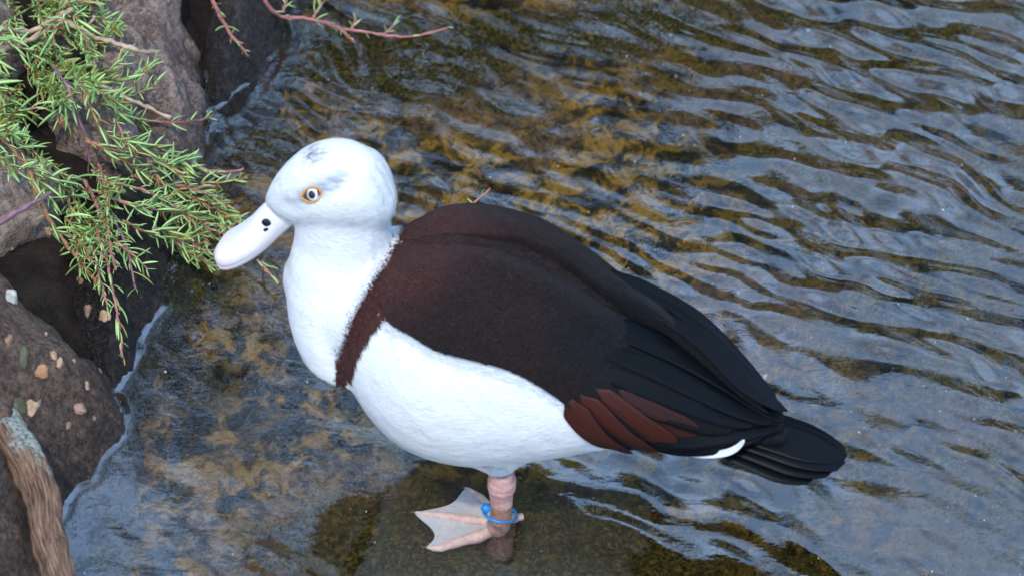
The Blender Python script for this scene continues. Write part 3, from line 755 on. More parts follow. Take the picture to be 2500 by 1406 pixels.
for s in (1, -1):
    q = np.array([1, s, 1.])
    fr.add(*barbs(nl3*q, 1500, .0062, .00028, (.72, 0, -.5), Wt, .0007, .8, 1))
    fr.add(*barbs((nl3[1:]+np.array([.002, 0, 0]))*q, 500, .006, .00028, (.75, 0, -.6), Mr, .0008, .6, 2))
    bl3 = c3([(938, 770), (900, 815), (872, 860), (857, 905), (850, 925)])
    fr.add(*barbs(bl3*q, 600, .008, .00030, (.45, 0, -.75), Mr, .0010, .5, 3))
    fl3 = c3([(945, 790), (1010, 822), (1060, 856), (1130, 880), (1200, 896)])
    fr.add(*barbs((fl3+np.array([0, 0, -.003]))*q, 170, .013, .00028, (.85, 0, -.25), (.74, .74, .74), .0045, .7, 4, .4))
    fl4 = c3([(1200, 898), (1290, 930), (1350, 965), (1400, 1005), (1470, 1070), (1510, 1094)])
    fr.add(*barbs((fl4+np.array([0, 0, -.004]))*q, 260, .012, .00030, (.85, 0, -.35), (.72, .73, .75), .0030, .4, 5, .2))
    vt = c3([(1440, 1090), (1480, 1094), (1510, 1096)]); fr.add(*barbs(vt*q, 160, .014, .0005, (.95, 0, -.1), (.74, .77, .82), .001, .4, 8, .2))
    lg = c3([(1190, 1140), (1212, 1150), (1235, 1148)]); fr.add(*barbs(lg*q, 130, .010, .0005, (.1, 0, -1), (.60, .62, .66), .001, .5, 9, .2))
nape = c3([(925, 385), (948, 430), (958, 480), (960, 530), (962, 560)])
for yy in (-.02, -.01, 0, .008): fr.add(*barbs(nape*np.array([1, 0, 1])+np.array([0, yy, 0]), 140, .0035, .00035, (.35, 0, -.9), Wt, .0016, .5, 40+int(yy*1000)))
# short lying barbs all over the body and the wing coverts
def coat(Vs, Ns, cols, n, length, width, lift, seed, tv=(.80, .32)):
    g = np.random.default_rng(seed); k = g.integers(len(Vs), size=n); P = Vs[k]; N = Ns[k]; C = cols[k]
    hd = sstep(.19, .215, P[:, 2])*(P[:, 0] < -.06); nk = (1-sstep(-.12, -.07, P[:, 0]))*(1-hd); bd = 1-hd-nk
    D = hd[:, None]*np.array([.95, 0, -.30])+nk[:, None]*np.array([.25, 0, -1.0])+bd[:, None]*np.array([.90, 0, -.42])+g.normal(size=(n, 3))*.22
    D -= N*(D*N).sum(1)[:, None]; D /= np.linalg.norm(D, axis=1)[:, None]+1e-9; S = np.cross(D, N)
    L = (length*(.5+.9*g.random(n)))[:, None]; w = (width*(.6+.8*g.random(n)))[:, None]; B = P-N*.0002-D*L*.3; cv = (g.normal(size=n)*.12)[:, None]
    lf = (lift*(.3+g.random(n)))[:, None]
    V = np.stack([B-S*w, B+S*w, B+D*L*.55+S*(w*.8+cv*L*.3)+N*lf*.6, B+D*L*.55-S*(w*.8-cv*L*.3)+N*lf*.6, B+D*L+S*cv*L+N*lf], 1).reshape(-1, 3)
    F = []
    for i in range(n): F += [(5*i, 5*i+1, 5*i+2, 5*i+3), (5*i+3, 5*i+2, 5*i+4)]
    tone = (tv[0]+tv[1]*g.random(n)); return V, F, np.clip(np.repeat(C*tone[:, None], 5, 0), 0, .78)
_bv = np.empty(len(body.data.vertices)*3, np.float32); body.data.vertices.foreach_get('co', _bv); _bn = np.empty_like(_bv); body.data.vertices.foreach_get('normal', _bn); _bv = _bv.reshape(-1, 3).astype(float); _bn = _bn.reshape(-1, 3).astype(float)
isw = darkb < .5
fr.add(*coat(_bv[isw], _bn[isw], colb[isw], 26000, .0060, .00034, .00042, 31, (.94, .10)))
fr.add(*coat(_bv[~isw], _bn[~isw], colb[~isw], 14000, .0042, .00045, .0013, 32, (.2, 1.9)))
for wob, WVv in ((wing_near, Wv), (wing_far, Wf*np.array([1, -1, 1]))):
    _wn = np.empty(len(wob.data.vertices)*3, np.float32); wob.data.vertices.foreach_get('normal', _wn); _wn = _wn.reshape(-1, 3).astype(float)
    sel = (Uc < .52+.1*Wc) & (Wc > .02) & (Wc < .995)
    fr.add(*coat(WVv[sel], _wn[sel], wcol[sel], 17000, .0040, .00045, .0014, 33, (.2, 1.9)))
fm = fr.mesh('fringe'); fattr(fm, np.where(np.concatenate(fr.C)[:, 0] > .3, 0., 1.), 'dark'); fattr(fm, np.zeros(len(fm.vertices)), 'wool')
frg = link('fringe_feathers', fm, M['plumage'], body); frg['kind'] = 'stuff'

# ---- bill
def mat_bill():
    m = NT('bill'); c = m.obj(); tipf = m.attr('tip', 'Fac')
    n = m.noise(c, 160, 4); k = m.mix(n, (.66, .60, .58), (.78, .73, .72)); k = m.mix(m.math('MULTIPLY', tipf, .45), k, (.72, .46, .49))
    b = m.pbsdf(k, .42, m.bump(m.noise(c, 500, 3), .12, .0008), spec=.4); m.i(b, 'Subsurface Weight', .2); b.inputs['Subsurface Scale'].default_value = .005
    return m.m
M['bill'] = mat_bill()
BILL = [(712, 508, 34, .85), (688, 522, 41, .9), (664, 542, 44, 1.1), (640, 565, 46, 1.4), (615, 583, 48, 1.75), (590, 597, 47, 2.0), (568, 605, 44, 2.2), (550, 609, 37, 2.3), (538, 611, 27, 2.3), (531, 612, 13, 2.3)]
def bill_mesh(name, dz=0.0, kw=1.0, ka=1.0, x0=0):
    C = np.array([LP(p[0], p[1]) for p in BILL]); C[:, 2] += dz
    Hh = np.array([p[2] for p in BILL])*np.linalg.norm(C[0]-CL)/FPX; r = np.array([p[3] for p in BILL])
    D = catmull(np.concatenate([C, Hh[:, None], r[:, None]], 1), 40); C = D[:, :3]; Hh = np.maximum(D[:, 3], .0006); r = D[:, 4]
    T = np.gradient(C, axis=0); T[:, 1] = 0; T /= np.linalg.norm(T, axis=1)[:, None]; T = catmull(T[::8], 40); T /= np.linalg.norm(T, axis=1)[:, None]
    V = []; n = 36; tip = []
    for i in range(40):
        nn = np.array([T[i, 2], 0, -T[i, 0]]); 
        if nn[2] < 0: nn = -nn
        a = Hh[i]/math.hypot(.80, .50*r[i])*ka; bb = a*r[i]*kw/ka
        for k in range(n):
            t = 2*math.pi*k/n; cs, sn = math.cos(t), math.sin(t)
            e = .8; y = bb*math.copysign(abs(cs)**e, cs); h = a*math.copysign(abs(sn)**(e if sn > 0 else 1.0), sn)*(1.0 if sn > 0 else .75)
            V.append(C[i]+np.array([0, y, 0])+nn*h); tip.append(sstep(28, 37, i))
    F = [(i*n+k, i*n+(k+1) % n, (i+1)*n+(k+1) % n, (i+1)*n+k) for i in range(39) for k in range(n)]
    F.append(tuple(range(n))[::-1]); F.append(tuple(39*n+k for k in range(n)))
    me = mesh_np(name, np.array(V), F); fattr(me, tip, 'tip'); return me
bill_me = bill_mesh('bill'); bill = link('bill', bill_me, M['bill'], duck); bill['label'] = 'pale pinkish white spatulate bill'
link('lower_mandible', bill_mesh('lower_mandible', -.0045, .93, .8), M['bill'], bill)
bill_bvh = BVHTree.FromPolygons([tuple(v.co) for v in bill_me.vertices], [tuple(p.vertices) for p in bill_me.polygons])
M['black'] = mat_simple('glossy_black', (.006, .006, .007), .25, .2, 50, .02)
def patch(px, py, rx, ry, rot, name, mat, parent, bvh, s):
    l, nn, i, d = bvh.ray_cast(Vector(CL), Vector(dloc(px, py))); nn = np.array(nn); l = np.array(l)
    if s < 0: l = l*np.array([1, -1, 1]); nn = nn*np.array([1, -1, 1])
    bm = bmesh.new(); bmesh.ops.create_icosphere(bm, subdivisions=3, radius=1.0)
    xa = np.array([math.cos(rot), 0, math.sin(rot)]); xa = xa-nn*(xa@nn); xa /= np.linalg.norm(xa); ya = np.cross(nn, xa)
    P = np.array([v.co[:] for v in bm.verts]); F = [tuple(v.index for v in f.verts) for f in bm.faces]; bm.free()
    k = 1+.12*fbm(P*2+px, 2); P *= k[:, None]
    V = l+P[:, :1]*xa*rx*pxm+P[:, 1:2]*ya*ry*pxm+P[:, 2:]*nn*.0007
    return link(name, mesh_np(name, V, F), mat, parent)
for s in (1, -1):
    patch(650, 544, 11, 9, .2, 'nostril', M['black'], bill, bill_bvh, s)
patch(649, 561, 6.5, 4, .7, 'bill_spot', M['black'], bill, bill_bvh, 1)

# ---- eyes
M['iris'] = mat_simple('white_iris', (.62, .64, .62), .12, .08, 300, 0.0, spec=.8)
M['ring'] = mat_simple('orange_eye_ring', (.50, .22, .03), .45, .2, 300, .2, 900, .0004)
M['eyewell'] = mat_simple('dark_eye_corner', (.06, .03, .012), .4, .2, 200, .05)
body_bvh2 = BVHTree.FromPolygons([tuple(v) for v in V], [tuple(p.vertices) for p in body.data.polygons]) if False else BVHTree.FromPolygons([tuple(v.co) for v in body.data.vertices], [tuple(p.vertices) for p in body.data.polygons])
for s in (1, -1):
    l, nn, i, d = body_bvh2.ray_cast(Vector(CL), Vector(dloc(762, 476))); l = np.array(l); nn = np.array(nn)*np.array([.6, 1, 1]); nn /= np.linalg.norm(nn)
    if s < 0: l = l*np.array([1, -1, 1]); nn = nn*np.array([1, -1, 1])
    eye = empty('eye', tuple(l)); eye.parent = duck
    xa = np.array([1.0, 0, .42]); xa = xa-nn*(xa@nn); xa /= np.linalg.norm(xa); ya = np.cross(nn, xa)*(1 if np.cross(nn, xa)[2] > 0 else -1)
    # almond rim, pointed to the front corner
    t = np.linspace(0, 2*math.pi, 49)[:-1]
    rx, ry = 25*pxm, 15.5*pxm
    ex = np.cos(t)*rx; ey = np.sin(t)*ry*(1-.42*np.clip(-np.cos(t), 0, 1)**2)-.12*ry*np.clip(-np.cos(t), 0, 1)
    rim = np.array([xa*a+ya*b_ for a, b_ in zip(ex, ey)])+nn*.0008
    n = 8; V2 = []; 
    for k in range(48):
        T = rim[(k+1) % 48]-rim[k-1]; T /= np.linalg.norm(T); o_ = np.cross(T, nn)
        for j in range(n):
            a = 2*math.pi*j/n; V2.append(rim[k]+.0009*(math.cos(a)*o_+math.sin(a)*nn*.9))
    F2 = [(k*n+j, k*n+(j+1) % n, ((k+1) % 48)*n+(j+1) % n, ((k+1) % 48)*n+j) for k in range(48) for j in range(n)]
    link('eye_ring', mesh_np('eye_ring', np.array(V2), F2), M['ring'], eye)
    # dark well
    V3 = [nn*.0016]+[p+nn*.0 for p in rim]; F3 = [(0, 1+k, 1+(k+1) % 48) for k in range(48)]
    link('eye_well', mesh_np('eye_well', np.array(V3), F3), M['eyewell'], eye)
    def cap(rad, h, c, name, mat, up=0.0):
        V4 = [c+nn*(h+up)]; F4 = []; m = 28; rings = 7
        for r_ in range(1, rings+1):
            q = r_/rings
            for k in range(m):
                a = 2*math.pi*k/m; V4.append(c+nn*(h*math.sqrt(max(0, 1-q*q*.96))+up)+rad*q*(math.cos(a)*xa+math.sin(a)*ya))
        for k in range(m): F4.append((0, 1+k, 1+(k+1) % m))
        for r_ in range(rings-1):
            for k in range(m): F4.append((1+r_*m+k, 1+(r_+1)*m+k, 1+(r_+1)*m+(k+1) % m, 1+r_*m+(k+1) % m))
        link(name, mesh_np(name, np.array(V4), F4), mat, eye)
    c = xa*2.5*pxm+ya*.5*pxm
    cap(14.5*pxm, .0016, c, 'iris', M['iris'], .0004); cap(8.8*pxm, .0010, c+nn*.0012, 'pupil', M['black'], .0004)

# ---- legs and feet
def mat_skin(name, a, b_, web=False):
    m = NT(name); c = m.obj(); n = m.noise(c, 130, 4); k = m.ramp(n, [(.35, a), (.65, b_)])
    v = m.n('TexVoronoi'); m.i(v, 'Vector', c); m.i(v, 'Scale', 420)
    wv_ = m.noise(c, 240, 3, .5, 1.0)
    b__ = m.pbsdf(k, .45, m.bump(m.math('ADD', v.outputs['Distance'], m.math('MULTIPLY', wv_, 1.2)), .45, .0012), spec=.45)
    m.i(b__, 'Subsurface Weight', .2); b__.inputs['Subsurface Scale'].default_value = .004
    return m.m
M['leg'] = mat_skin('leg_skin', (.50, .24, .20), (.64, .37, .31)); M['toe'] = mat_skin('toe_skin', (.66, .40, .39), (.78, .58, .54)); M['web'] = mat_skin('web_skin', (.50, .49, .55), (.62, .57, .62))
M['claw'] = mat_simple('claw', (.10, .08, .075), .4)
M['band'] = mat_simple('blue_plastic', (.004, .17, .42), .35, .1, 80, .05, 300, .0005)
FZ = -.036
def build_leg(flip):
    lg = empty('leg'); lg.parent = duck
    pts = [(1216, 1120, 28), (1222, 1148, 28), (1225, 1166, 31.5), (1225, 1184, 32.5), (1224, 1198, 29), (1224, 1212, 27), (1224, 1240, 26), (1222, 1262, 26), (1216, 1280, 28), (1208, 1290, 22)]
    base = LZ(1216, 1283, FZ+.006); yb = base[1]
    C = np.array([LP(p[0], p[1], LEGY+(yb-LEGY)*k/(len(pts)-1)) for k, p in enumerate(pts)]); rad = np.array([p[2] for p in pts])*pxm*.97
    D = catmull(np.concatenate([C, rad[:, None]], 1), 40)
    rr = D[:, 3]*(1+.05*np.sin(np.arange(40)*1.9)*np.exp(-((np.arange(40)-11)/8.)**2))
    Vt, Ft = tube(D[:, :3], rr, 18)
    link('shank', mesh_np('shank', Vt, Ft), M['leg'], lg)
    zb = FZ
    tips = {'in': (1137, 1192), 'mid': (1012, 1251), 'out': (1042, 1336), 'hind': (1277, 1262)}
    j = LZ(1200, 1282, zb)
    paths = {'in': [(1206, 1262), (1190, 1232), (1162, 1208), tips['in']], 'mid': [(1204, 1278), (1150, 1272), (1090, 1262), tips['mid']], 'out': [(1210, 1292), (1170, 1312), (1110, 1328), (1075, 1340), tips['out']], 'hind': [(1222, 1274), (1250, 1268), tips['hind']]}
    rads = {'in': [9, 9, 7.5, 3.5], 'mid': [12, 11, 9.5, 3], 'out': [15, 14, 11, 9, 3], 'hind': [15, 12, 8]}
    W3 = {}
    for nm, pp in paths.items():
        P3 = np.array([LZ(a, b_, zb+.001) for a, b_ in pp]); r3 = np.array(rads[nm])*pxm
        D = catmull(np.concatenate([P3, r3[:, None]], 1), 26); D[:, 2] += D[:, 3]*.35
        kn = 1+.10*np.cos(np.arange(26)*2*math.pi/7.5); Vt, Ft = tube(D[:, :3], np.maximum(D[:, 3]*kn, .0004), 12); W3[nm] = D[:, :3]
        toe = link('toe', mesh_np('toe', Vt, Ft), M['toe'], lg)
        if nm != 'hind':
            d = D[-1, :3]-D[-4, :3]; d /= np.linalg.norm(d); cl = [D[-1, :3]-d*.001, D[-1, :3]+d*.002, D[-1, :3]+d*.0042+np.array([0, 0, -.001])]
            Vt, Ft = tube(cl, [.0011, .0008, .0002], 8); link('claw', mesh_np('claw', Vt, Ft), M['claw'], toe)
    # webs, with a scalloped free edge
    for a, b_ in (('in', 'mid'), ('mid', 'out')):
        A = W3[a]; Bq = W3[b_]; nu, nv = 26, 15; V5 = []
        for i in range(nu):
            for q in np.linspace(0, 1, nv):
                s = i/25*(1-.19*math.sin(math.pi*q)*(i/25)**2); k = s*25; k0 = int(min(k, 24)); f = k-k0
                pa = A[k0]*(1-f)+A[k0+1]*f; pb = Bq[k0]*(1-f)+Bq[k0+1]*f
                p = pa*(1-q)+pb*q; p = p+np.array([0, 0, -.0012*math.sin(math.pi*q)]); V5.append(p)
        V5 = np.array(V5); F5 = grid_faces(nu, nv); V6 = V5-np.array([0, 0, .0012])
        link('web', mesh_np('web', np.concatenate([V5, V6]), np.concatenate([F5, grid_faces(nu, nv, True)+len(V5)])), M['web'], lg)
    return lg
leg = build_leg(False)
leg['label'] = 'pink leg standing in the shallow water with spread webbed foot'
# the other leg, drawn up into the belly plumage, only its folded foot left below the feathers
# ---- blue spiral leg band
t = np.linspace(0, 2*math.pi*1.02, 60); c = LP(1221, 1250, -.046); 
bp = np.array([c+np.array([math.cos(a)*37*pxm, math.sin(a)*33*pxm, .0022*math.cos(a+2.2)-.0008*a/6]) for a in t+2.6])
Vt, Ft = tube(bp, 3.8*pxm, 10); bd = link('leg_band', mesh_np('leg_band', Vt, Ft), M['band'], duck); bd['label'] = 'bright blue plastic ring round the leg'
kp = LP(1187, 1239, -.052); Vk, Fk = tube([kp+np.array([-.003, 0, .0012]), kp+np.array([0, -.0005, .0003]), kp+np.array([.003, -.001, -.0012])], [.0028, .0037, .0026], 12)
link('band_knob', mesh_np('band_knob', Vk, Fk), M['band'], bd)
# ------------------------------------------------------------------ driftwood branch
def mat_wood():
    m = NT('driftwood'); c = m.n('NewGeometry').outputs['Position']; al = m.attr('along', 'Fac'); 
    g = m.noise(m.attr('wv', 'Vector'), 2.2, 6, .65, .8); n = m.noise(c, 60, 5, .6); n2 = m.noise(c, 300, 4, .7)
    k = m.ramp(g, [(.36, (.05, .026, .014)), (.45, (.15, .078, .042)), (.53, (.26, .145, .085)), (.64, (.36, .23, .145))])
    li = m.attr('lichen', 'Fac'); lf = m.ramp(m.math('ADD', li, m.math('MULTIPLY', m.math('SUBTRACT', n, .5), 1.1)), [(.42, 0.), (.58, 1.)])
    lc = m.ramp(n2, [(.38, (.12, .13, .09)), (.5, (.34, .36, .30)), (.62, (.50, .51, .44)), (.7, (.30, .29, .10))])
    k = m.mix(lf, k, lc); k = m.mix(m.ramp(n2, [(.28, .8), (.38, 0.)]), k, (.03, .02, .014))
    m.pbsdf(k, .7, m.bump(m.math('ADD', g, m.math('MULTIPLY', n2, .4)), .9, .006), spec=.3)
    return m.m
M['wood'] = mat_wood()
def on_bank(px, py, lift, bvh=None, maxd=None):
    l, nn, i, d = hit(px, py, bvh)
    dv = ray(px, py); p = np.array(l) if l is not None else at_z(px, py, 0.0)
    pz = at_z(px, py, 0.0)
    if p[2] < 0: p = pz
    return p-dv*lift
bp = [(-70, 830, .045), (-20, 965, .045), (22, 1052, .045), (78, 1150, .045), (104, 1225, .04), (112, 1290, .035), (132, 1360, .03), (165, 1470, .03)]
BC = []
for px, py, z in bp:
    BC.append(at_z(px, py, z+.012))
BR = np.array([34, 36, 38, 43, 39, 37, 36, 36])*pxm
D = catmull(np.concatenate([np.array(BC), BR[:, None]], 1), 120); ns = 28
rr = D[:, 3]*(1+.06*fbm(D[:, :3]*30, 2)); Vt, Ft = tube(D[:, :3], rr, ns)
cen = np.repeat(D[:, :3], ns, 0); nr = Vt-cen; nr /= np.linalg.norm(nr, axis=1)[:, None]
Vt = Vt+nr*(fbm(Vt*np.array([45, 45, 45]), 4)*.0022)[:, None]
me = mesh_np('driftwood_branch', Vt, Ft)
al = np.repeat(np.linspace(0, 1, 120), ns)*8; ar = np.tile(np.abs(np.linspace(-1, 1, ns)), 120)
wvv = np.stack([al*.55, nr[:, 0]*3.2, (nr[:, 1]+nr[:, 2])*2.6], -1); at_ = me.attributes.new('wv', 'FLOAT_VECTOR', 'POINT'); at_.data.foreach_set('vector', wvv.astype(np.float32).ravel()); fattr(me, al, 'along')
fattr(me, np.clip(.27+.52*(nr@np.array([.75, -.1, .65]))*sstep(.05, .35, np.repeat(np.linspace(0, 1, 120), ns))*(1-sstep(.45, .66, np.repeat(np.linspace(0, 1, 120), ns))), 0, 1), 'lichen')
dw_ = link('driftwood_branch', me, M['wood']); tag(dw_, 'bare brown driftwood branch with pale lichen leaning on the pebbly boulder', 'branch')

# ------------------------------------------------------------------ creeping plants
def mat_leaf(name, a, b_, tipc):
    m = NT(name); rnd = m.n('ObjectInfo').outputs['Random']; c = m.obj(); t = m.attr('lt', 'Fac'); ln = m.attr('lr', 'Fac')
    n = m.math('FRACT', m.math('ADD', rnd, ln))
    k = m.ramp(n, [(0., a), (.55, b_), (.88, tuple(x*1.25 for x in b_)), (.93, (.40, .34, .08)), (1., (.42, .20, .04))])
    k = m.mix(m.ramp(t, [(.55, 0.), (1., .45)]), k, tipc)
    b = m.pbsdf(k, .42, m.bump(m.noise(c, 700, 2), .1, .0004), spec=.45)
    m.i(b, 'Subsurface Weight', .15); b.inputs['Subsurface Scale'].default_value = .003
    return m.m
M['leaf'] = mat_leaf('narrow_leaf', (.16, .30, .08), (.37, .54, .17), (.60, .66, .28))
M['stem_pink'] = mat_simple('pink_stem', (.34, .12, .10), .5, .35, 120, .3, 500, .0008)
M['stem_brown'] = mat_simple('brown_stem', (.26, .12, .05), .6, .4, 120, .4, 500, .0008)
M['stem_dry'] = mat_simple('dry_twig', (.42, .29, .19), .7, .3, 150, .5, 500, .001)
M['stem_purple'] = mat_simple('purple_stem', (.22, .10, .12), .5, .35, 150, .3, 500, .0008)
def leaf_mesh(L, w, curve, seed):
    # narrow fleshy blade, keeled below; x along, z up
    n = 7; V = []; t_ = []
    for i in range(n):
        t = i/(n-1); ww = w*(math.sin(math.pi*min(1, t*.93+.09))**.6)*(1 if t < 1 else .05); z = curve*L*t*t; x = L*t*(1-.12*abs(curve)*t)
        V += [(x, -ww, z+ww*.35), (x, 0, z), (x, ww, z+ww*.35), (x, 0, z-ww*.75)]; t_ += [t]*4
    F = []
    for i in range(n-1):
        a = i*4; b_ = a+4
        F += [(a, b_, b_+1, a+1), (a+1, b_+1, b_+2, a+2), (a+2, b_+2, b_+3, a+3), (a+3, b_+3, b_, a)]
    return np.array(V), F, np.array(t_)
LEAF = []
for k, (L, w, cu) in enumerate([(.0140, .00098, .25), (.0165, .0011, .40), (.0115, .00095, .15), (.0130, .0010, -.12), (.0180, .0012, .32), (.0100, .0009, .45)]):
    V, F, t_ = leaf_mesh(L, w, cu, k); me = mesh_np('leaf', V, F); fattr(me, t_, 'lt'); fattr(me, np.zeros(len(V)), 'lr'); me.materials.append(M['leaf']); LEAF.append((me, V, F, t_))
class Plant:
    def __init__(s, name, label, base, indiv=300):
        s.root = empty(name, tuple(base)); s.base = np.array(base); tag(s.root, label, 'plant'); s.left = indiv; s.V = []; s.F = []; s.T = []; s.Rn = []; s.nv = 0
    def stem(s, P, r0, r1, mat, leaf=1.0, gap=.006, size=1.0, l0=.1, l1=1.0, seed=0, solo=True, wood=False):
        g = np.random.default_rng(seed+900); P = np.asarray(P); n = max(8, int(np.linalg.norm(np.diff(P, axis=0), axis=1).sum()/.004)); C = catmull(P, n)
        C[1:-1] += g.normal(size=(n-2, 3))*.0004
        rr = np.linspace(r0, r1, n)*(1+.18*g.normal(size=n)*(1.0 if wood else .4)); rr = np.maximum(rr, .0003)
        V, F = tube(C, rr, 6); st = link('stem', mesh_np('stem', V-s.base, F), M[mat], s.root)
        if not leaf: return st
        Ls = np.linalg.norm(np.diff(C, axis=0), axis=1).sum(); k = 0; q = l0*Ls
        ref = np.array([0, -sp*.3, 1.0]); roll = g.random()*3
        while q < l1*Ls:
            f = q/Ls*(n-1); i = int(min(f, n-2)); p = C[i]*(1-(f-i))+C[i+1]*(f-i); T = C[min(i+1, n-1)]-C[max(i-1, 0)]; T /= np.linalg.norm(T)
            A = ref-T*(ref@T); A /= np.linalg.norm(A); Bv = np.cross(T, A); roll += math.pi/2+g.normal()*.3
            tipk = 1-.45*sstep(.75, 1.0, q/Ls)
            for sgn in (1, -1):
                if g.random() > leaf: continue
                sd_ = (math.cos(roll)*A+math.sin(roll)*Bv)*sgn; op = R(48)+g.normal()*R(13)
                d = T*math.cos(op)+sd_*math.sin(op); d += np.array([0, 0, .18]); d /= np.linalg.norm(d)
                up = T*math.sin(op)-sd_*math.cos(op); up = T-d*(T@d); up /= np.linalg.norm(up); yy = np.cross(up, d)
                sc = size*tipk*(.75+.5*g.random()); me, LV, LF, lt = LEAF[int(g.integers(len(LEAF)))]
                Rm = np.stack([d, yy, up], 1)*sc
                if solo and s.left > 0:
                    s.left -= 1; o = bpy.data.objects.new('leaf', me); COL.objects.link(o); o.parent = st
                    M4 = Matrix([[*Rm[r], (p-s.base)[r]] for r in range(3)]+[[0, 0, 0, 1]]); o.matrix_basis = M4
                else:
                    s.V.append(LV@Rm.T+p-s.base); s.F += [tuple(i_+s.nv for i_ in f_) for f_ in LF]; s.T.append(lt); s.Rn.append(np.full(len(LV), g.random())); s.nv += len(LV)
            q += gap*(.75+.5*g.random())
        return st
    def done(s):
        if s.V:
            me = mesh_np('leaves', np.concatenate(s.V), s.F); fattr(me, np.concatenate(s.T), 'lt'); fattr(me, np.concatenate(s.Rn), 'lr')
            o = link('leaves', me, M['leaf'], s.root); o['kind'] = 'stuff'
def path_on(pts, lift):
    n = len(pts); L = np.interp(np.linspace(0, 1, n), np.linspace(0, 1, len(lift)), lift)
    P = np.array([on_bank(px, py, 0) for px, py in pts])
    # keep depth continuous: smooth the range along the stem
    rg = np.linalg.norm(P-CAM, axis=1); rg = np.minimum(rg, np.minimum.accumulate(rg[::-1])[::-1]*0+rg)
    for _ in range(3): rg[1:-1] = np.minimum(rg[1:-1], (rg[:-2]+rg[1:-1]+rg[2:])/3+.004)
    return np.array([CAM+ray(px, py)*(r-l) for (px, py), r, l in zip(pts, rg, L)])
pl = Plant('creeping_plant', 'bushy creeping plant with narrow green leaves trailing over the bank rocks', on_bank(110, 200, .0))
main = [ # points, lift m, r0, r1, material, leaf prob, gap, size, l0, l1
 ([(205, 440), (235, 500), (250, 560), (262, 640), (278, 720), (290, 790), (298, 872)], [.03, .03], .0017, .0010, 'stem_pink', .95, .0085, 1.0, .05, 1.0),
 ([(240, 400), (258, 470), (262, 540), (270, 600), (283, 660)], [.035, .035], .0015, .001, 'stem_pink', .95, .0065, 1.0, .05, 1),
 ([(272, 520), (300, 580), (318, 640), (331, 705)], [.03, .03], .0013, .0008, 'stem_purple', .9, .008, .95, .05, 1),
 ([(205, 335), (250, 365), (320, 405), (380, 440), (440, 470), (500, 490), (545, 505)], [.04, .03], .0016, .0009, 'stem_brown', .95, .0055, 1.0, .05, 1),
 ([(240, 470), (320, 500), (400, 515), (470, 525), (550, 560)], [.04, .02], .0015, .0008, 'stem_pink', .95, .0055, 1.0, .05, 1),
 ([(300, 540), (370, 572), (430, 580), (500, 568), (540, 590)], [.035, .015], .0014, .0008, 'stem_brown', .95, .006, 1.0, .05, 1),
 ([(420, 590), (470, 612), (505, 640), (530, 652)], [.025, .01], .0012, .0008, 'stem_pink', .95, .008, .95, .1, 1),
 ([(210, 345), (280, 365), (350, 368), (420, 385), (470, 403), (540, 422), (594, 412)], [.04, .025], .0016, .0011, 'stem_pink', .75, .007, .9, .05, .85),
 ([(320, 430), (400, 448), (470, 455), (527, 455)], [.03, .02], .0014, .0010, 'stem_pink', .6, .009, .85, .05, .7),
 ([(225, 200), (270, 260), (330, 290), (420, 300), (480, 295), (522, 282)], [.03, .02], .0015, .001, 'stem_pink', .75, .007, .9, .05, .95),
 ([(150, 190), (230, 200), (300, 192), (345, 182)], [.03, .025], .0014, .0008, 'stem_brown', .95, .005, .95, .05, 1),
 ([(120, 150), (165, 215), (190, 285), (214, 345), (218, 400)], [.03, .03], .0019, .0014, 'stem_purple', .45, .009, 1.0, .05, 1),
 ([(70, 420), (100, 490), (125, 545), (165, 600), (205, 650), (242, 702)], [.02, .02], .0021, .0014, 'stem_brown', .5, .008, 1.0, .3, 1),
 ([(-20, 560), (20, 532), (55, 510), (100, 485), (135, 464)], [.035, .03], .0024, .0017, 'stem_purple', .35, .013, .9, .05, 1),
 ([(-20, 320), (25, 360), (60, 405), (85, 460), (95, 500)], [.018, .018], .0017, .001, 'stem_brown', .8, .010, 1.05, .1, 1),
 ([(110, 430), (140, 445), (165, 470), (190, 500), (215, 540)], [.025, .025], .0014, .0009, 'stem_brown', .95, .0055, 1.05, .05, 1),
 ([(120, 560), (165, 575), (205, 600), (225, 640)], [.02, .03], .0013, .0009, 'stem_pink', .95, .006, 1.05, .05, 1),
 ([(200, 560), (225, 600), (240, 660), (255, 720), (262, 745)], [.03, .03], .0014, .0009, 'stem_pink', .95, .006, 1.0, .05, 1),
 ([(215, 250), (260, 330), (330, 350), (390, 365), (450, 395)], [.045, .03], .0014, .0009, 'stem_brown', .95, .0055, 1.0, .05, 1),
 ([(235, 440), (300, 450), (360, 470), (420, 500), (470, 545), (510, 600)], [.045, .02], .0015, .0009, 'stem_pink', .95, .006, 1.0, .05, 1),
]
for k, a in enumerate(main):
    pl.stem(path_on(a[0], a[1]), a[2], a[3], a[4], a[5], a[6], a[7], a[8], a[9], seed=k)
for k, (pts, lf, r0, r1) in enumerate([([(0, 70), (60, 80), (110, 60), (178, 22)], [.035, .04], .0028, .0014), ([(0, 122), (60, 105), (110, 75), (150, 50), (230, 90), (300, 112), (345, 126), (388, 128)], [.03, .035], .0028, .0017), ([(180, 165), (232, 200), (300, 238), (360, 262), (416, 290)], [.03, .03], .0022, .0018), ([(205, 175), (225, 140), (236, 110)], [.035, .045], .0016, .0009), ([(205, 68), (222, 55), (228, 40)], [.035, .045], .0014, .0009), ([(40, 20), (55, 60), (55, 110)], [.03, .03], .0016, .001)]):
    pl.stem(path_on(pts, lf), r0, r1, 'stem_dry', 0, seed=60+k, wood=True)
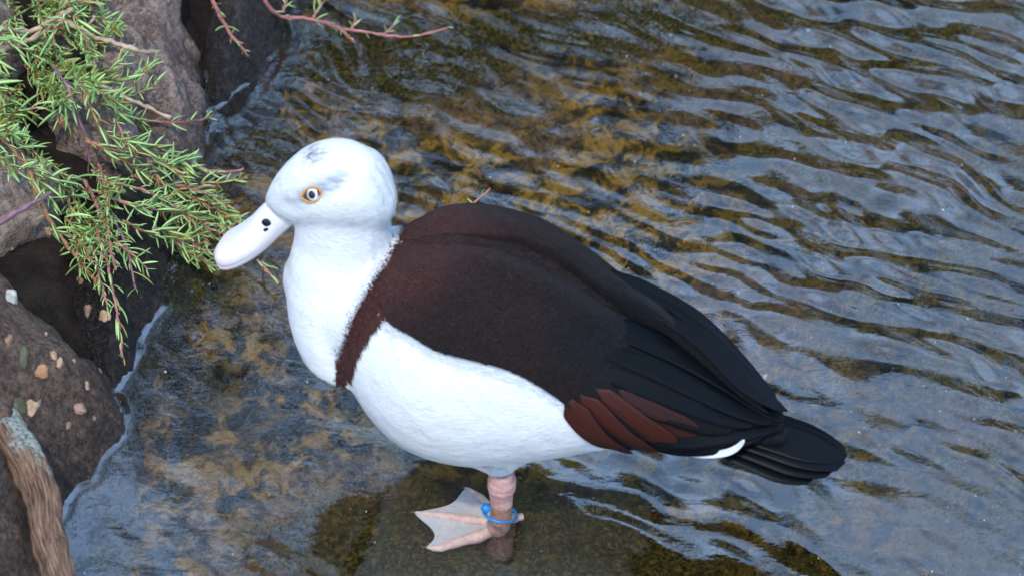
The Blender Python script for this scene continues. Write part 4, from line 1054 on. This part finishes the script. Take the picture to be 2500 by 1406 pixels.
# the dense cushion at the foot of the bank, and filler shoots in the trailing mat
def in_poly(poly, x, y): return sdist(poly, np.array([x]), np.array([y]))[0] > 0
POLY1 = [(-60, -60), (190, -60), (205, 40), (225, 120), (215, 200), (150, 262), (90, 262), (50, 300), (-60, 300)]
POLY2 = [(200, 330), (300, 330), (420, 400), (520, 470), (550, 560), (480, 600), (330, 590), (285, 700), (240, 690), (215, 480)]
g = np.random.default_rng(77)
def fillers(poly, n, lift, dirf, seed, size=1.0):
    k = 0; A = np.array(poly); lo, hi = A.min(0), A.max(0)
    while k < n:
        x, y = lo+(hi-lo)*g.random(2)
        if not in_poly(poly, x, y): continue
        a = dirf(x, y)+g.normal()*.6; L = 60+g.random()*60; l = lift[0]+(lift[1]-lift[0])*g.random()
        pts = [(x+math.cos(a)*L*t+g.normal()*5, y+math.sin(a)*L*t+14*t*t+g.normal()*5) for t in (0, .33, .66, 1)]
        pl.stem(path_on(pts, [l, l+.012*g.random()]), .0012, .0007, ['stem_brown', 'stem_pink'][int(g.integers(2))], .97, .0048, size*(.85+.35*g.random()), 0, 1, seed=seed+k, solo=False); k += 1
fillers(POLY1, 52, (.008, .05), lambda x, y: .7, 200, 1.1)
fillers(POLY2, 24, (.012, .045), lambda x, y: .7, 400, 1.0)
fillers([(130, 420), (200, 430), (220, 560), (180, 560), (130, 480)], 7, (.015, .03), lambda x, y: .9, 600, 1.05)
fillers([(-40, 330), (60, 340), (100, 430), (40, 440), (-40, 380)], 5, (.012, .02), lambda x, y: .8, 640, 1.0)
fillers([(200, 170), (330, 185), (350, 260), (240, 300), (190, 260)], 6, (.012, .03), lambda x, y: .4, 680, .95)
pl.done()
sp1 = Plant('creeping_sprig', 'single pink stemmed sprig with sparse leaf pairs over the wet dark rock', on_bank(520, -20, .03))
sp1.stem(path_on([(505, -40), (522, 8), (545, 55), (575, 100), (606, 138)], [.03, .03]), .0021, .0014, 'stem_pink', .9, .013, .9, .25, 1, seed=801)
sp2 = Plant('creeping_sprig', 'long reddish runner with sparse leaves stretching out over the dark water', on_bank(640, -20, .03))
sp2.stem(path_on([(630, -30), (655, 15), (690, 42), (750, 46), (815, 62), (840, 80), (862, 100)], [.03, .03]), .0019, .0013, 'stem_pink', .6, .012, .9, .25, 1, seed=803)
sp2.stem(path_on([(690, 30), (700, 0), (705, -30)], [.035, .05]), .0015, .0010, 'stem_pink', .9, .008, .8, .25, 1, seed=804)
sp2.stem(path_on([(765, 45), (778, 20), (782, 2)], [.032, .05]), .0015, .0009, 'stem_pink', .9, .009, .9, .3, 1, seed=805)
sp2.stem(path_on([(835, 70), (890, 78), (935, 86), (985, 90), (1040, 84), (1100, 66)], [.03, .02]), .0015, .0010, 'stem_pink', .35, .014, .8, .1, 1, seed=806)
sp2.stem(path_on([(935, 84), (952, 72), (962, 58)], [.025, .03]), .0010, .0007, 'stem_pink', .8, .008, .7, .3, 1, seed=807)
sp2.stem(path_on([(855, 75), (868, 52), (864, 36)], [.028, .03]), .0015, .0010, 'stem_pink', .9, .008, .7, .3, 1, seed=808)
sp3 = Plant('creeping_sprig', 'short leafy sprig rising from the water beside the white breast', at_z(640, 660, -.02))
sp3.stem(np.array([at_z(628, 635, .012), at_z(648, 655, .012), at_z(664, 674, .010), at_z(682, 690, .006)]), .0013, .0009, 'stem_pink', .95, .009, 1.0, .05, 1, seed=811)
sp3.stem(np.array([at_z(640, 645, .012), at_z(642, 662, .0), at_z(646, 680, -.03)]), .0010, .0008, 'stem_pink', 0, seed=812)
sp4 = Plant('creeping_sprig', 'bare pink twig end poking up behind the dark back', at_z(1140, 512, -.02))
sp4.stem(np.array([at_z(1140, 512, -.02), at_z(1150, 500, .004), at_z(1172, 482, .010), at_z(1197, 460, .014)]), .0013, .0008, 'stem_pink', .5, .010, .55, .45, 1, seed=813)

# a floating bit of bark beside the trailing shoots
V, F = tube(np.array([at_z(530, 440, .001), at_z(560, 434, .002), at_z(588, 420, .001)]), [.003, .0045, .002], 10); V[:, 2] = V[:, 2]*.25+.001
fl = link('floating_bark', mesh_np('floating_bark', V, F), mat_simple('wet_bark', (.13, .09, .10), .3, .3, 90, .3)); tag(fl, 'small mauve flake of bark floating below the bare pink stem tips', 'bark')

# ------------------------------------------------------------------ grit on the bed
g = np.random.default_rng(5); mb = MB(); 
base_ico = stone_mesh('g', (1, 1, 1), 3, 1, .2); GV = np.array([v.co[:] for v in base_ico.vertices]); GF = [tuple(p.vertices) for p in base_ico.polygons]
bedb = BVHTree.FromPolygons([tuple(v.co) for v in ground.data.vertices], [tuple(p.vertices) for p in ground.data.polygons])
for k in range(900):
    x, y = g.uniform(-.36, .46), g.uniform(-.42, .44); l = bedb.ray_cast(Vector((x, y, 1)), Vector((0, 0, -1)))[0]
    if l is None or l.z > -.005: continue
    r = .0003+.0009*g.random()**4; c = [(.5, .45, .38), (.55, .42, .2), (.42, .22, .10), (.6, .6, .58)][int(g.integers(4))]
    mb.add(GV*r+np.array([l.x, l.y, l.z+r*.5]), GF, np.array(c)*(.5+.6*g.random()))
gm = NT('grit'); gm.pbsdf(gm.attr('col'), .5)
gr = link('grit', mb.mesh('grit'), gm.m); tag(gr, 'pale sand grains scattered over the stream bed', 'grit', kind='stuff')

# ------------------------------------------------------------------ shrubs and trees on the far bank (seen mirrored in the water)
M['bark'] = mat_simple('bark', (.06, .045, .035), .9, .4, 30, .6, 90, .01)
M['foliage'] = mat_simple('foliage', (.045, .06, .018), .6, .5, 12, .1, 60, .01)
def shrub(name, label, x, y, z0, h, w, n, leaf, seed, group=None, cat='shrub', trunk=.02, crown0=.1):
    g = np.random.default_rng(seed); r = empty(name, (x, y, z0)); tag(r, label, cat, group)
    T = MB(); tips = []
    for k in range(9):
        a = g.random()*6.28; e = np.array([math.cos(a)*w*.4*g.random(), math.sin(a)*w*.4*g.random(), h*(.5+.45*g.random())]); m = e*.5+np.array([0, 0, h*.1])
        V, F = tube(catmull([np.zeros(3)-np.array([0, 0, .03]), m*np.array([.5, .5, 1]), e], 8), np.linspace(trunk, trunk*.2, 8), 6); T.add(V, F); tips.append(e)
    link('trunk' if cat == 'tree' else 'stems', T.mesh('trunk'), M['bark'], r)
    c = g.normal(size=(n, 3)); c /= np.linalg.norm(c, axis=1)[:, None]; c *= (g.random(n)**.45)[:, None]
    P = c*np.array([w/2, w/2, h*(1-crown0)/2])+np.array([0, 0, h*(1+crown0)/2])
    keep = fbm(P*(3.2/w)+seed, 3) > -.25; P = P[keep]; n = len(P)
    d = g.normal(size=(n, 3)); d /= np.linalg.norm(d, axis=1)[:, None]; e = np.cross(d, g.normal(size=(n, 3))); e /= np.linalg.norm(e, axis=1)[:, None]
    L = leaf*(.6+.8*g.random(n))[:, None]
    V = np.stack([P-d*L, P-e*L*.32+np.cross(d, e)*L*.12, P+d*L, P+e*L*.32+np.cross(d, e)*L*.12], 1).reshape(-1, 3)
    o = link('crown', mesh_np('crown', V, np.arange(n*4).reshape(n, 4)), M['foliage'], r); o['kind'] = 'stuff'
for k, (x, y, h, w, n) in enumerate([(-.42, 1.15, 1.9, 1.0, 5200), (.02, 1.15, 1.0, .55, 3000), (.40, 1.25, .54, .45, 2200), (.85, 1.30, .50, .5, 2200)]):
    shrub('bank_shrub', ['low dense shrub on the far bank behind the bank rocks', 'low dense shrub on the far bank straight behind the duck', 'small shrub on the far bank beyond the rippled water', 'small outermost shrub at the end of the far bank row'][k], x, y, .03, h, w, n, .022, 300+k, 'shrubs along the far bank', trunk=.012, crown0=.02)
for k, (x, y, h, w, n) in enumerate([(-2.2, 6.5, 5.2, 3.2, 2600), (1.0, 7.5, 5.3, 3.6, 2600), (4.2, 7.0, 5.4, 3.4, 2600)]):
    shrub('bank_tree', ['broad leafy tree farthest upstream behind the bank rocks', 'broad leafy tree standing back behind the low shrubs', 'tall leafy tree at the downstream end of the far bank'][k], x, y, .4, h, w, n, .16, 330+k, 'trees behind the far bank', 'tree', .14, .25)
